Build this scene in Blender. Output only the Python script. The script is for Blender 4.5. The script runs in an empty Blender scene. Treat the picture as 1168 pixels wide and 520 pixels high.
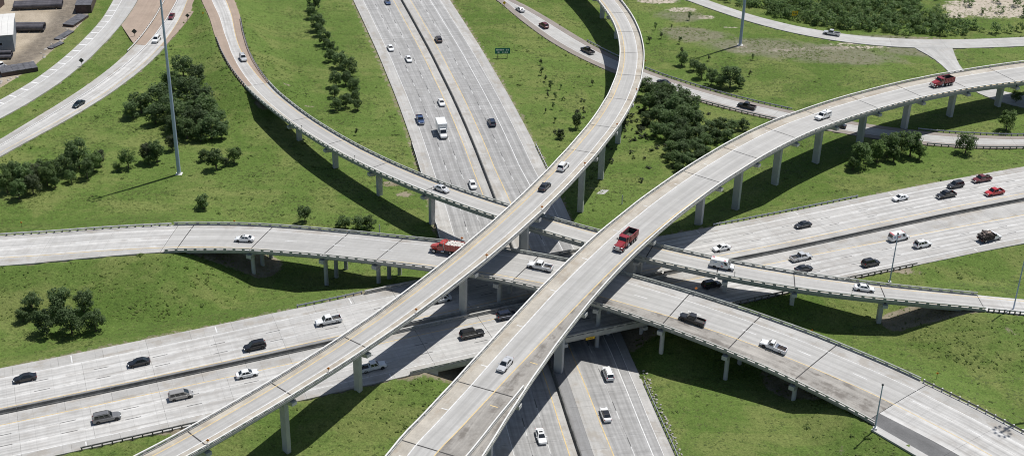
import bpy, math, random
import numpy as np
from mathutils import Matrix, Vector

scene = bpy.context.scene
RNG = random.Random(11)
NPR = np.random.RandomState(5)

# ------------------------------------------------------------------ camera
PITCH, ROLL, CAM_H = math.radians(28.5), math.radians(1.34), 167.0
cam_data = bpy.data.cameras.new('camera')
cam_data.sensor_width = 36.0
cam_data.lens = 1560.0 / 1168.0 * 36.0
cam_data.clip_start = 1.0
cam_data.clip_end = 9000.0
camera = bpy.data.objects.new('camera', cam_data)
scene.collection.objects.link(camera)
fw = Vector((0, math.cos(PITCH), -math.sin(PITCH)))
up0 = Vector((0, math.sin(PITCH), math.cos(PITCH)))
rt0 = Vector((1, 0, 0))
rt = rt0 * math.cos(ROLL) + up0 * math.sin(ROLL)
up = up0 * math.cos(ROLL) - rt0 * math.sin(ROLL)
camera.matrix_world = Matrix(((rt.x, up.x, -fw.x, 0), (rt.y, up.y, -fw.y, 0), (rt.z, up.z, -fw.z, CAM_H), (0, 0, 0, 1)))
scene.camera = camera

# ------------------------------------------------------------------ sky and sun
SUN_EL, SUN_AZ = math.radians(66.0), math.radians(39.0)      # azimuth counted from +X towards +Y
world = bpy.data.worlds.new('World')
scene.world = world
world.use_nodes = True
wn = world.node_tree
sky = wn.nodes.new('ShaderNodeTexSky')
sky.sky_type = 'NISHITA'
sky.sun_disc = False
sky.sun_elevation = SUN_EL
sky.sun_rotation = math.pi / 2 - SUN_AZ
sky.air_density = 1.0
sky.dust_density = 1.2
wn.links.new(sky.outputs['Color'], wn.nodes['Background'].inputs['Color'])
wn.nodes['Background'].inputs['Strength'].default_value = 0.08
sun_data = bpy.data.lights.new('sun', 'SUN')
sun_data.energy = 5.0
sun_data.angle = math.radians(0.53)
sun_data.color = (1.0, 0.972, 0.93)
sun = bpy.data.objects.new('sun', sun_data)
scene.collection.objects.link(sun)
sdir = Vector((math.cos(SUN_EL) * math.cos(SUN_AZ), math.cos(SUN_EL) * math.sin(SUN_AZ), math.sin(SUN_EL)))
sun.rotation_euler = sdir.to_track_quat('Z', 'Y').to_euler()
sun.location = (120, 380, 300)
scene.view_settings.view_transform = 'Standard'
scene.view_settings.look = 'None'
scene.view_settings.exposure = -0.12
scene.view_settings.gamma = 1.0
scene.cycles.filter_width = 1.05

# ------------------------------------------------------------------ basic helpers
COL = scene.collection

def link(o, parent=None):
    COL.objects.link(o)
    if parent is not None:
        o.parent = parent
    return o

def tag(o, label=None, cat=None, group=None, kind=None):
    if label: o['label'] = label
    if cat: o['category'] = cat
    if group: o['group'] = group
    if kind: o['kind'] = kind
    return o

def empty(name, loc=(0, 0, 0), rz=0.0):
    o = bpy.data.objects.new(name, None)
    o.empty_display_size = 0.5
    o.location = loc
    o.rotation_euler = (0, 0, rz)
    return link(o)

class MB:
    """collects shapes; build() links them as one mesh object"""
    def __init__(self):
        self.v, self.f, self.uv, self.sm = [], [], [], []
    def add(self, verts, faces, uvs=None, smooth=False):
        b = len(self.v)
        self.v += [tuple(p) for p in verts]
        self.f += [tuple(i + b for i in q) for q in faces]
        self.uv += list(uvs) if uvs is not None else [(0.0, 0.0)] * len(verts)
        self.sm += [smooth] * len(faces)
        return self
    def box(self, x0, x1, y0, y1, z0, z1):
        return self.add([(x0, y0, z0), (x1, y0, z0), (x1, y1, z0), (x0, y1, z0), (x0, y0, z1), (x1, y0, z1), (x1, y1, z1), (x0, y1, z1)],
                        [(3, 2, 1, 0), (4, 5, 6, 7), (0, 1, 5, 4), (1, 2, 6, 5), (2, 3, 7, 6), (3, 0, 4, 7)])
    def obox(self, c, u, hu, hv, z0, z1, taper=1.0):
        """box at c=(x,y), axis u (unit xy), half lengths hu along u, hv across"""
        r = (u[1], -u[0])
        vs = []
        for z, k in ((z0, taper), (z1, 1.0)):
            for a, b in ((-1, -1), (1, -1), (1, 1), (-1, 1)):
                vs.append((c[0] + u[0] * a * hu * k + r[0] * b * hv * k, c[1] + u[1] * a * hu * k + r[1] * b * hv * k, z))
        return self.add(vs, [(0, 1, 2, 3), (7, 6, 5, 4), (4, 5, 1, 0), (5, 6, 2, 1), (6, 7, 3, 2), (7, 4, 0, 3)])
    def tube(self, pts, radii, n=8, cap=True, smooth=True):
        pts = [Vector(p) for p in pts]
        rings, vs, fs = [], [], []
        for i, p in enumerate(pts):
            d = (pts[min(i + 1, len(pts) - 1)] - pts[max(i - 1, 0)]).normalized()
            a = d.orthogonal().normalized() if i == 0 else (a - d * a.dot(d)).normalized()
            b = d.cross(a)
            for k in range(n):
                t = 2 * math.pi * k / n
                vs.append(p + (a * math.cos(t) + b * math.sin(t)) * radii[i])
        for i in range(len(pts) - 1):
            for k in range(n):
                k2 = (k + 1) % n
                fs.append((i * n + k, i * n + k2, (i + 1) * n + k2, (i + 1) * n + k))
        self.add(vs, fs, smooth=smooth)
        if cap:
            m = len(pts) - 1
            self.add([vs[k] for k in range(n)], [tuple(range(n - 1, -1, -1))])
            self.add([vs[m * n + k] for k in range(n)], [tuple(range(n))])
        return self
    def quad(self, a, b, c, d):
        return self.add([a, b, c, d], [(0, 1, 2, 3)])
    def mesh(self, name):
        me = bpy.data.meshes.new(name)
        me.from_pydata(self.v, [], self.f)
        uvl = me.uv_layers.new(name='UVMap')
        idx = np.empty(len(me.loops), dtype=np.int32)
        me.loops.foreach_get('vertex_index', idx)
        uvl.data.foreach_set('uv', np.array(self.uv, dtype=np.float32)[idx].ravel())
        if any(self.sm):
            me.polygons.foreach_set('use_smooth', np.array(self.sm, dtype=bool))
        return me
    def build(self, name, mat, parent=None):
        me = self.mesh(name)
        me.materials.append(mat)
        return link(bpy.data.objects.new(name, me), parent)

def np_mesh(name, verts, quads, smooth=False):
    """fast mesh from numpy arrays (n,3) and (m,k)"""
    me = bpy.data.meshes.new(name)
    m, k = quads.shape
    me.vertices.add(len(verts)); me.loops.add(m * k); me.polygons.add(m)
    me.vertices.foreach_set('co', verts.astype(np.float32).ravel())
    me.loops.foreach_set('vertex_index', quads.astype(np.int32).ravel())
    me.polygons.foreach_set('loop_start', np.arange(0, m * k, k, dtype=np.int32))
    me.polygons.foreach_set('loop_total', np.full(m, k, dtype=np.int32))
    if smooth:
        me.polygons.foreach_set('use_smooth', np.ones(m, dtype=bool))
    me.update(calc_edges=True)
    return me

# ------------------------------------------------------------------ road alignments: (x, y, z, width) in metres
PATHS = {}
PATHS['E'] = [(14.6,513.7,8.19,8.1), (16.9,508.1,8.24,8.1), (19.1,502.5,8.30,8.1), (21.2,496.9,8.37,8.1), (23.2,491.2,8.44,8.1), (25.0,485.5,8.53,8.1), (26.8,479.8,8.62,8.1), (28.4,474.0,8.72,8.1), (29.9,468.2,8.83,8.1), (31.3,462.4,8.96,8.1), (32.6,456.5,9.09,8.1), (33.7,450.6,9.25,8.0), (34.7,444.7,9.41,7.9), (35.5,438.8,9.57,7.8), (36.1,432.8,9.74,7.7), (36.5,426.8,9.94,7.7), (36.7,420.8,10.17,7.7), (36.7,414.8,10.42,7.7), (36.6,408.8,10.71,7.7), (36.3,402.8,11.01,7.7), (35.8,396.9,11.33,7.7), (35.2,390.9,11.67,7.7), (34.4,384.9,12.02,7.7), (33.6,379.0,12.39,7.8), (32.5,373.1,12.78,7.8), (31.4,367.2,13.20,7.8), (30.2,361.3,13.63,7.8), (28.8,355.5,14.08,7.9), (27.4,349.7,14.56,7.9), (25.9,343.9,15.07,7.9), (24.3,338.1,15.60,7.9), (22.6,332.3,16.15,7.9), (20.8,326.6,16.72,7.9), (19.0,320.9,17.23,7.9), (17.1,315.2,17.68,7.9), (15.0,309.5,18.07,7.9), (12.9,303.9,18.37,7.8), (10.7,298.4,18.58,7.8), (8.3,292.8,18.74,7.8), (5.9,287.4,18.86,7.7), (3.3,281.9,18.87,7.7), (0.6,276.6,18.80,7.6), (-2.2,271.3,18.65,7.5), (-5.2,266.1,18.43,7.5), (-8.3,260.9,18.11,7.4), (-11.5,255.9,17.76,7.3), (-14.8,250.9,17.38,7.2), (-18.2,245.9,16.97,7.2), (-21.7,241.0,16.53,7.1), (-25.2,236.2,16.12,7.0), (-28.9,231.4,15.75,7.0), (-32.5,226.7,15.43,6.9), (-36.3,222.0,15.13,6.9), (-40.1,217.4,14.85,6.8), (-44.0,212.8,14.55,6.8), (-48.0,208.4,14.21,6.8), (-52.1,204.0,13.84,6.8), (-56.2,199.6,13.50,6.8), (-60.4,195.3,13.20,6.8), (-64.7,191.1,12.93,6.8), (-69.0,186.9,12.68,6.8), (-73.3,182.8,12.46,6.8), (-77.7,178.7,12.27,6.8), (-82.2,174.7,12.09,6.8), (-86.7,170.8,11.93,6.8), (-91.3,166.9,11.79,6.8), (-95.9,163.0,11.66,6.8)]
PATHS['F'] = [(206.5,418.9,8.68,13.8), (200.9,416.7,8.78,13.8), (195.3,414.5,8.89,13.8), (189.7,412.2,9.01,13.8), (184.2,409.8,9.14,13.8), (178.7,407.5,9.29,13.8), (173.2,405.0,9.46,13.8), (167.8,402.6,9.64,13.8), (162.3,400.0,9.85,13.8), (156.9,397.5,10.07,13.8), (151.5,394.8,10.32,13.8), (146.1,392.2,10.60,13.3), (140.8,389.5,10.88,12.9), (135.5,386.7,11.14,12.6), (130.2,383.8,11.39,12.4), (125.0,380.7,11.63,12.1), (119.9,377.6,11.87,12.0), (114.9,374.3,12.11,11.8), (110.0,370.9,12.36,11.7), (105.2,367.3,12.65,11.6), (100.4,363.6,12.96,11.6), (95.8,359.8,13.29,11.5), (91.3,355.9,13.64,11.5), (86.9,351.8,14.02,11.4), (82.6,347.6,14.42,11.4), (78.3,343.4,14.84,11.4), (74.2,339.0,15.22,11.4), (70.2,334.5,15.56,11.4), (66.3,330.0,15.84,11.4), (62.5,325.4,16.08,11.3), (58.7,320.7,16.28,11.3), (55.1,315.9,16.49,11.3), (51.5,311.1,16.69,11.3), (48.0,306.3,16.89,11.2), (44.5,301.3,17.07,11.2), (41.2,296.4,17.24,11.2), (37.9,291.4,17.40,11.2), (34.6,286.3,17.56,11.2), (31.5,281.2,17.71,11.1), (28.4,276.1,17.82,11.1), (25.3,270.9,17.89,11.2), (22.3,265.7,17.92,11.2), (19.4,260.4,17.92,11.2), (16.6,255.2,17.88,11.3), (13.8,249.8,17.82,11.4), (11.1,244.5,17.72,11.6), (8.5,239.1,17.58,11.8), (5.9,233.7,17.41,12.0), (3.3,228.3,17.19,12.3), (0.8,222.8,16.97,12.7), (-1.7,217.4,16.75,13.1), (-4.1,211.9,16.53,13.6), (-6.6,206.4,16.31,14.2), (-9.0,200.9,16.09,14.9), (-11.5,195.5,15.86,15.7), (-13.9,190.0,15.66,15.7), (-16.4,184.5,15.47,15.7), (-18.9,179.0,15.31,15.7), (-21.4,173.6,15.16,15.7), (-23.8,168.1,15.03,15.7), (-26.3,162.6,14.91,15.7), (-28.8,157.2,14.80,15.7), (-31.3,151.7,14.70,15.7), (-33.8,146.3,14.61,15.7), (-36.2,140.8,14.53,15.7)]
PATHS['C'] = [(-178.5,275.0,3.73,15.0), (-172.5,275.5,3.81,15.0), (-166.5,276.1,3.90,15.0), (-160.5,276.7,4.00,15.0), (-154.6,277.3,4.11,15.0), (-148.6,278.0,4.24,15.0), (-142.7,278.7,4.38,15.0), (-136.7,279.3,4.53,15.0), (-130.7,280.1,4.70,15.0), (-124.8,280.8,4.89,15.0), (-118.8,281.6,5.10,15.0), (-112.9,282.3,5.33,14.8), (-107.0,283.2,5.56,14.5), (-101.0,284.2,5.80,14.2), (-95.1,285.0,6.03,14.0), (-89.1,285.7,6.27,13.7), (-83.2,286.2,6.52,13.5), (-77.2,286.4,6.79,13.3), (-71.2,286.2,7.07,13.1), (-65.2,285.8,7.37,12.9), (-59.3,285.0,7.69,12.8), (-53.4,283.9,8.02,12.7), (-47.5,282.6,8.41,12.6), (-41.7,281.0,8.86,12.6), (-36.0,279.3,9.36,12.7), (-30.3,277.4,9.91,12.7), (-24.6,275.4,10.51,12.8), (-19.0,273.4,11.09,13.0), (-13.3,271.3,11.62,13.2), (-7.7,269.3,12.05,13.4), (-2.1,267.2,12.34,13.7), (3.6,265.2,12.45,14.0), (9.3,263.2,12.39,14.4), (14.9,261.3,12.13,14.8), (20.6,259.3,11.71,15.2), (26.3,257.3,11.14,15.6), (31.9,255.3,10.46,16.1), (37.5,253.3,9.67,16.6), (43.1,251.1,8.86,17.1), (48.7,248.8,8.02,17.6), (54.1,246.3,7.21,18.1), (59.5,243.6,6.44,18.6), (64.7,240.6,5.70,19.1), (69.8,237.4,5.02,19.6), (74.7,234.0,4.41,20.1), (79.4,230.3,3.88,20.5), (83.9,226.3,3.44,20.9), (88.3,222.2,3.07,21.3), (92.6,218.0,2.74,21.3), (96.7,213.7,2.44,21.3), (100.8,209.3,2.17,21.3), (104.7,204.8,1.93,21.3), (108.5,200.1,1.71,21.3), (112.2,195.4,1.52,21.3), (115.7,190.5,1.34,21.3), (119.1,185.6,1.19,21.3), (122.4,180.6,1.04,21.3), (125.5,175.4,0.92,21.3)]
PATHS['D'] = [(-128.6,517.8,2.71,11.1), (-126.0,512.4,2.75,11.1), (-123.4,507.0,2.79,11.1), (-121.0,501.5,2.83,11.1), (-118.5,496.0,2.87,11.1), (-116.2,490.5,2.93,11.1), (-113.9,485.0,2.98,11.1), (-111.7,479.4,3.05,11.1), (-109.5,473.8,3.12,11.1), (-107.4,468.2,3.20,11.1), (-105.4,462.5,3.28,11.1), (-103.5,456.9,3.38,10.8), (-101.6,451.2,3.47,10.5), (-99.9,445.4,3.54,10.2), (-98.3,439.6,3.61,9.9), (-96.7,433.8,3.68,9.6), (-95.0,428.1,3.76,9.3), (-93.2,422.3,3.85,9.0), (-91.4,416.6,3.95,8.8), (-89.4,411.0,4.08,8.5), (-87.3,405.4,4.22,8.3), (-85.0,399.8,4.39,8.1), (-82.6,394.3,4.59,7.9), (-80.1,388.9,4.80,7.7), (-77.4,383.5,5.03,7.5), (-74.6,378.2,5.28,7.3), (-71.6,373.0,5.56,7.2), (-68.5,367.9,5.86,7.1), (-65.3,362.8,6.16,7.0), (-62.0,357.8,6.47,6.9), (-58.6,352.8,6.79,6.9), (-55.1,348.0,7.10,6.9), (-51.5,343.2,7.40,6.9), (-47.8,338.5,7.72,6.9), (-44.0,333.8,8.05,6.9), (-40.1,329.3,8.39,6.9), (-36.1,324.8,8.75,6.9), (-32.0,320.4,9.13,6.9), (-27.8,316.1,9.52,6.9), (-23.5,311.9,9.90,6.9), (-19.1,307.8,10.27,6.9), (-14.6,303.9,10.64,6.9), (-10.0,300.1,11.00,7.0), (-5.2,296.4,11.29,7.1), (-0.4,292.9,11.53,7.2), (4.6,289.6,11.72,7.2), (9.7,286.5,11.84,7.3), (15.0,283.5,11.86,7.4), (20.3,280.8,11.82,7.5), (25.8,278.3,11.72,7.5), (31.3,276.1,11.54,7.6), (37.0,274.1,11.27,7.6), (42.7,272.4,10.93,7.6), (48.5,270.9,10.54,7.6), (54.4,269.6,10.11,7.6), (60.3,268.7,9.62,7.6), (66.3,267.9,9.13,7.5), (72.2,267.4,8.63,7.4), (78.2,267.1,8.11,7.3), (84.2,266.9,7.57,7.1), (90.2,266.9,7.03,6.9), (96.2,266.9,6.48,6.9), (102.2,267.0,5.95,6.9), (108.2,267.0,5.43,6.9), (114.2,267.0,4.94,6.9), (120.2,267.0,4.50,6.9), (126.2,266.9,4.10,6.9), (132.2,266.8,3.74,6.9), (138.2,266.7,3.41,6.9), (144.2,266.6,3.12,6.9), (150.2,266.4,2.86,6.9), (156.2,266.3,2.63,6.9), (162.2,266.1,2.41,6.9), (168.2,265.9,2.22,6.9), (174.2,265.7,2.05,6.9)]
PATHS['N'] = [(-61.8,550.4,0.00,0.0), (-58.5,538.9,0.00,0.0), (-55.3,527.3,0.00,0.0), (-52.1,515.7,0.00,0.0), (-48.9,504.2,0.00,0.0), (-45.7,492.6,0.00,0.0), (-42.6,481.0,0.00,0.0), (-39.4,469.4,0.00,0.0), (-36.3,457.9,0.00,0.0), (-33.2,446.3,0.00,0.0), (-30.1,434.7,0.00,0.0), (-27.1,423.1,0.00,0.0), (-24.2,411.4,0.00,0.0), (-21.3,399.8,0.00,0.0), (-18.5,388.1,0.00,0.0), (-15.8,376.4,0.00,0.0), (-13.2,364.7,0.00,0.0), (-10.7,353.0,0.00,0.0), (-8.3,341.2,0.00,0.0), (-5.9,329.4,0.00,0.0), (-3.6,317.7,0.00,0.0), (-1.5,305.9,0.00,0.0), (0.7,294.1,0.00,0.0), (2.8,282.2,0.00,0.0), (4.8,270.4,0.00,0.0), (6.8,258.6,0.00,0.0), (8.8,246.8,0.00,0.0), (10.9,234.9,0.00,0.0), (12.9,223.1,0.00,0.0), (15.0,211.3,0.00,0.0), (17.1,199.5,0.00,0.0), (19.1,187.6,0.00,0.0), (21.2,175.8,0.00,0.0), (23.3,164.0,0.00,0.0), (25.4,152.2,0.00,0.0)]
PATHS['W'] = [(-168.2,194.4,0.77,0.0), (-157.1,198.9,0.92,0.0), (-145.9,203.4,1.10,0.0), (-134.8,207.9,1.29,0.0), (-123.7,212.3,1.50,0.0), (-112.5,216.8,1.74,0.0), (-101.4,221.2,2.00,0.0), (-90.2,225.6,2.29,0.0), (-79.0,230.0,2.61,0.0), (-67.9,234.4,2.98,0.0), (-56.7,238.7,3.40,0.0), (-45.5,243.1,3.88,0.0), (-34.3,247.4,4.40,0.0), (-23.1,251.9,4.87,0.0), (-12.0,256.3,5.24,0.0), (-0.9,260.9,5.50,0.0), (10.1,265.6,5.59,0.0), (21.1,270.4,5.49,0.0), (32.1,275.3,5.24,0.0), (42.9,280.4,4.88,0.0), (53.7,285.7,4.40,0.0), (64.4,291.0,3.90,0.0), (75.1,296.5,3.43,0.0), (85.8,302.0,3.02,0.0), (96.5,307.4,2.70,0.0), (107.3,312.7,2.45,0.0), (118.1,317.8,2.26,0.0), (129.1,322.7,2.10,0.0), (140.1,327.5,1.95,0.0), (151.2,332.1,1.83,0.0), (162.3,336.7,1.71,0.0), (173.4,341.1,1.61,0.0), (184.6,345.4,1.51,0.0), (195.9,349.5,1.43,0.0)]
PATHS['H'] = [(-19.1,508.9,0.30,6.3), (-15.2,501.9,0.30,6.3), (-11.2,494.9,0.30,6.3), (-7.3,488.0,0.30,6.3), (-3.5,481.0,0.30,6.3), (0.4,474.0,0.30,8.1), (4.1,466.9,0.30,9.3), (7.8,459.8,0.30,10.2), (11.5,452.7,0.30,10.7), (15.3,445.7,0.30,11.0), (19.4,438.8,0.30,11.0), (23.8,432.1,0.30,10.9), (28.6,425.7,0.30,10.7), (33.7,419.5,0.30,10.5), (39.1,413.7,0.30,10.2), (44.8,408.1,0.30,10.0), (50.9,402.9,0.30,9.8), (57.2,398.0,0.30,9.6), (63.7,393.4,0.30,9.6), (70.5,389.1,0.30,9.5), (77.4,385.2,0.30,9.6), (84.5,381.5,0.30,9.6), (91.8,378.1,0.30,9.7), (99.2,375.1,0.30,9.9), (106.7,372.4,0.30,10.0), (114.4,370.2,0.30,10.0), (122.2,368.5,0.30,9.9), (130.1,367.4,0.30,9.7), (138.1,367.0,0.30,9.3), (146.1,367.1,0.30,8.6), (154.0,367.6,0.30,8.6), (162.0,368.4,0.30,8.6), (169.9,369.7,0.30,8.6), (177.7,371.2,0.30,8.6), (185.5,373.2,0.30,8.6)]
PATHS['I'] = [(44.6,518.5,0.30,6.3), (48.8,511.7,0.30,6.3), (53.3,505.1,0.30,6.3), (58.0,498.6,0.30,6.3), (62.9,492.3,0.30,6.3), (68.0,486.1,0.30,6.3), (73.3,480.1,0.30,6.3), (78.7,474.3,0.30,6.4), (84.5,468.7,0.30,6.6), (90.7,463.7,0.30,6.9), (97.2,459.1,0.30,7.2), (104.2,455.3,0.30,7.5), (111.5,452.1,0.30,7.7), (119.1,449.8,0.30,8.0), (126.9,448.2,0.30,8.2), (134.9,447.5,0.30,8.3), (142.9,447.4,0.30,8.4), (150.8,447.9,0.30,8.4), (158.8,448.7,0.30,8.3), (166.7,449.9,0.30,8.2), (174.6,451.3,0.30,8.2), (182.4,452.9,0.30,8.2), (190.2,454.8,0.30,8.2), (197.9,456.9,0.30,8.2), (205.5,459.3,0.30,8.2)]
PATHS['J'] = [(-167.8,340.6,1.04,9.2), (-163.9,347.5,1.08,9.2), (-160.2,354.6,1.12,9.2), (-156.8,361.8,1.17,9.2), (-153.6,369.2,1.22,9.2), (-150.7,376.6,1.28,9.2), (-148.1,384.2,1.35,8.9), (-145.8,391.8,1.41,8.7), (-144.1,399.6,1.46,8.5), (-142.7,407.5,1.51,8.4), (-141.6,415.4,1.55,8.3), (-140.8,423.4,1.59,8.1), (-140.2,431.3,1.63,8.1), (-139.8,439.3,1.66,8.0), (-139.6,447.3,1.68,8.0), (-139.8,455.3,1.71,8.2), (-140.2,463.3,1.73,8.5), (-140.8,471.3,1.75,8.5), (-141.6,479.2,1.76,8.5), (-142.5,487.2,1.78,8.5), (-143.6,495.1,1.79,8.5), (-144.9,503.0,1.80,8.5)]
PATHS['K'] = [(-158.5,313.0,0.73,7.8), (-155.1,320.2,0.78,7.8), (-151.8,327.5,0.84,7.8), (-148.6,334.8,0.90,7.8), (-145.4,342.1,0.97,7.8), (-142.2,349.5,1.05,7.8), (-139.2,356.9,1.13,8.5), (-136.2,364.3,1.21,9.1), (-133.3,371.8,1.30,9.5), (-130.6,379.3,1.40,9.8), (-128.1,386.9,1.50,10.0), (-126.0,394.6,1.61,10.1), (-124.1,402.4,1.71,10.2), (-122.6,410.2,1.81,10.3), (-121.5,418.1,1.90,10.3), (-120.7,426.1,1.98,10.3), (-120.3,434.1,2.04,10.3), (-120.2,442.1,2.10,10.3), (-120.3,450.1,2.14,10.1), (-120.7,458.1,2.18,10.0), (-121.2,466.0,2.22,9.7), (-121.8,474.0,2.25,9.7), (-122.5,482.0,2.27,9.7), (-123.4,489.9,2.30,9.7), (-124.3,497.9,2.32,9.7), (-125.4,505.8,2.34,9.7)]
PATHS['X'] = [(142.7,447.5,0.30,15.0), (143.6,441.5,0.30,12.0), (144.3,435.6,0.30,8.7), (144.7,429.6,0.30,6.5), (145.1,423.6,0.30,5.6), (145.9,417.7,0.30,5.8), (147.4,411.9,0.30,6.0), (149.9,406.6,0.30,7.3), (153.7,402.3,0.30,8.7), (158.5,399.0,0.30,10.0), (163.7,396.4,0.30,10.6), (169.3,394.6,0.30,11.2), (175.1,393.6,0.30,11.8), (181.0,393.6,0.30,12.4), (186.8,394.4,0.30,13.0), (192.4,396.1,0.30,13.0)]
class Path:
    def __init__(self, pts, n=8):
        p = np.array(pts, float); k = len(p); out = []
        for i in range(k - 1):
            a, b, c, d = p[max(i - 1, 0)], p[i], p[i + 1], p[min(i + 2, k - 1)]
            for t in np.arange(n) / n:
                out.append(.5 * ((2 * b) + (-a + c) * t + (2 * a - 5 * b + 4 * c - d) * t * t + (-a + 3 * b - 3 * c + d) * t ** 3))
        out.append(p[-1])
        self.q = np.array(out)
        self.s = np.r_[0, np.cumsum(np.linalg.norm(np.diff(self.q[:, :2], axis=0), axis=1))]
        self.len = self.s[-1]
        t = np.gradient(self.q[:, :2], axis=0)
        self.t = t / np.linalg.norm(t, axis=1)[:, None]
    def w(self, s): return float(np.interp(s, self.s, self.q[:, 3]))
    def z(self, s): return float(np.interp(s, self.s, self.q[:, 2]))
    def dir(self, s):
        t = np.array([np.interp(s, self.s, self.t[:, 0]), np.interp(s, self.s, self.t[:, 1])])
        return t / np.linalg.norm(t)
    def at(self, s, off=0.0, dz=0.0):
        """point at arc length s, off metres to the right of the direction"""
        t = self.dir(s)
        return (float(np.interp(s, self.s, self.q[:, 0]) + t[1] * off), float(np.interp(s, self.s, self.q[:, 1]) - t[0] * off), self.z(s) + dz)
    def off(self, o, s):
        """o: number, ('L', d) from the left edge, ('R', d) from the right edge, or a function of s"""
        if callable(o): return self.off(o(s), s)
        if isinstance(o, tuple):
            return -self.w(s) / 2 + o[1] if o[0] == 'L' else self.w(s) / 2 - o[1]
        return o

PATH = {k: Path(v) for k, v in PATHS.items()}

def lerp_off(*kv):
    """piecewise linear offset: (s, offset) pairs"""
    ks, vs = [a for a, b in kv], [b for a, b in kv]
    return lambda s: float(np.interp(s, ks, vs))

def stations(s0, s1, step):
    n = max(1, int(round((s1 - s0) / step)))
    return [s0 + (s1 - s0) * i / n for i in range(n + 1)]

def sweep(mb, path, s0, s1, prof, step=3.0, skew=0.0, closed=True):
    """sweep a closed cross-section [(offset, dz), ...] along the path"""
    st = stations(s0, s1, step); k = len(prof); vs, uv = [], []
    for s in st:
        for o, dz in prof:
            of = path.off(o, s)
            vs.append(path.at(s - skew * of, of, dz)); uv.append((of, s))
    fs = []
    for i in range(len(st) - 1):
        for j in range(k if closed else k - 1):
            j2 = (j + 1) % k
            fs.append((i * k + j, i * k + j2, (i + 1) * k + j2, (i + 1) * k + j))
    if closed:
        fs.append(tuple(range(k - 1, -1, -1))); b = (len(st) - 1) * k
        fs.append(tuple(range(b, b + k)))
    mb.add(vs, fs, uv)
    return mb

def slab(mb, path, s0, s1, o0, o1, top=0.0, thick=0.3, step=3.0, skew=0.0):
    return sweep(mb, path, s0, s1, [(o0, top - thick), (o1, top - thick), (o1, top), (o0, top)][::-1], step, skew)

def lane_uv(mb, path, o0, o1):
    """measure u from the middle of the band, so wear follows the lane"""
    mb.uv = [(u - (path.off(o0, v) + path.off(o1, v)) / 2, v) for u, v in mb.uv]
    return mb

def plus(o, d):
    if callable(o): return lambda s: plus(o(s), d)
    if isinstance(o, tuple): return (o[0], o[1] + d if o[0] == 'L' else o[1] - d)
    return o + d

def line(mb, path, s0, s1, o, wid=0.16, dz=0.006, step=3.0):
    """painted line, a thin sheet"""
    return sweep(mb, path, s0, s1, [(plus(o, -wid / 2), dz), (plus(o, wid / 2), dz)], step, closed=False)

def dashes(mb, path, s0, s1, o, wid=0.16, dz=0.006, dash=3.05, cycle=12.19):
    s = s0
    while s < s1:
        line(mb, path, s, min(s + dash, s1), o, wid, dz, 3.1); s += cycle
    return mb

# ------------------------------------------------------------------ materials
def new_mat(name):
    m = bpy.data.materials.new(name); m.use_nodes = True
    nt = m.node_tree
    return m, nt, nt.nodes['Principled BSDF']

def plain(name, col, rough=0.6, metal=0.0, coat=0.0, noise=0.0, scale=3.0, spec=0.5):
    m, nt, b = new_mat(name)
    b.inputs['Roughness'].default_value = rough
    b.inputs['Metallic'].default_value = metal
    b.inputs['Coat Weight'].default_value = coat
    b.inputs['Specular IOR Level'].default_value = spec
    if noise > 0:
        tc = nt.nodes.new('ShaderNodeTexCoord')
        no = nt.nodes.new('ShaderNodeTexNoise'); no.inputs['Scale'].default_value = scale; no.inputs['Detail'].default_value = 5
        mr = nt.nodes.new('ShaderNodeMapRange')
        mr.inputs['To Min'].default_value = 1 - noise; mr.inputs['To Max'].default_value = 1 + noise
        mr.inputs['From Min'].default_value = 0.3; mr.inputs['From Max'].default_value = 0.7
        mx = nt.nodes.new('ShaderNodeVectorMath'); mx.operation = 'SCALE'
        mx.inputs[0].default_value = col
        nt.links.new(tc.outputs['Object'], no.inputs['Vector'])
        nt.links.new(no.outputs['Fac'], mr.inputs['Value'])
        nt.links.new(mr.outputs['Result'], mx.inputs['Scale'])
        nt.links.new(mx.outputs['Vector'], b.inputs['Base Color'])
    else:
        b.inputs['Base Color'].default_value = (*col, 1)
    return m

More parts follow.
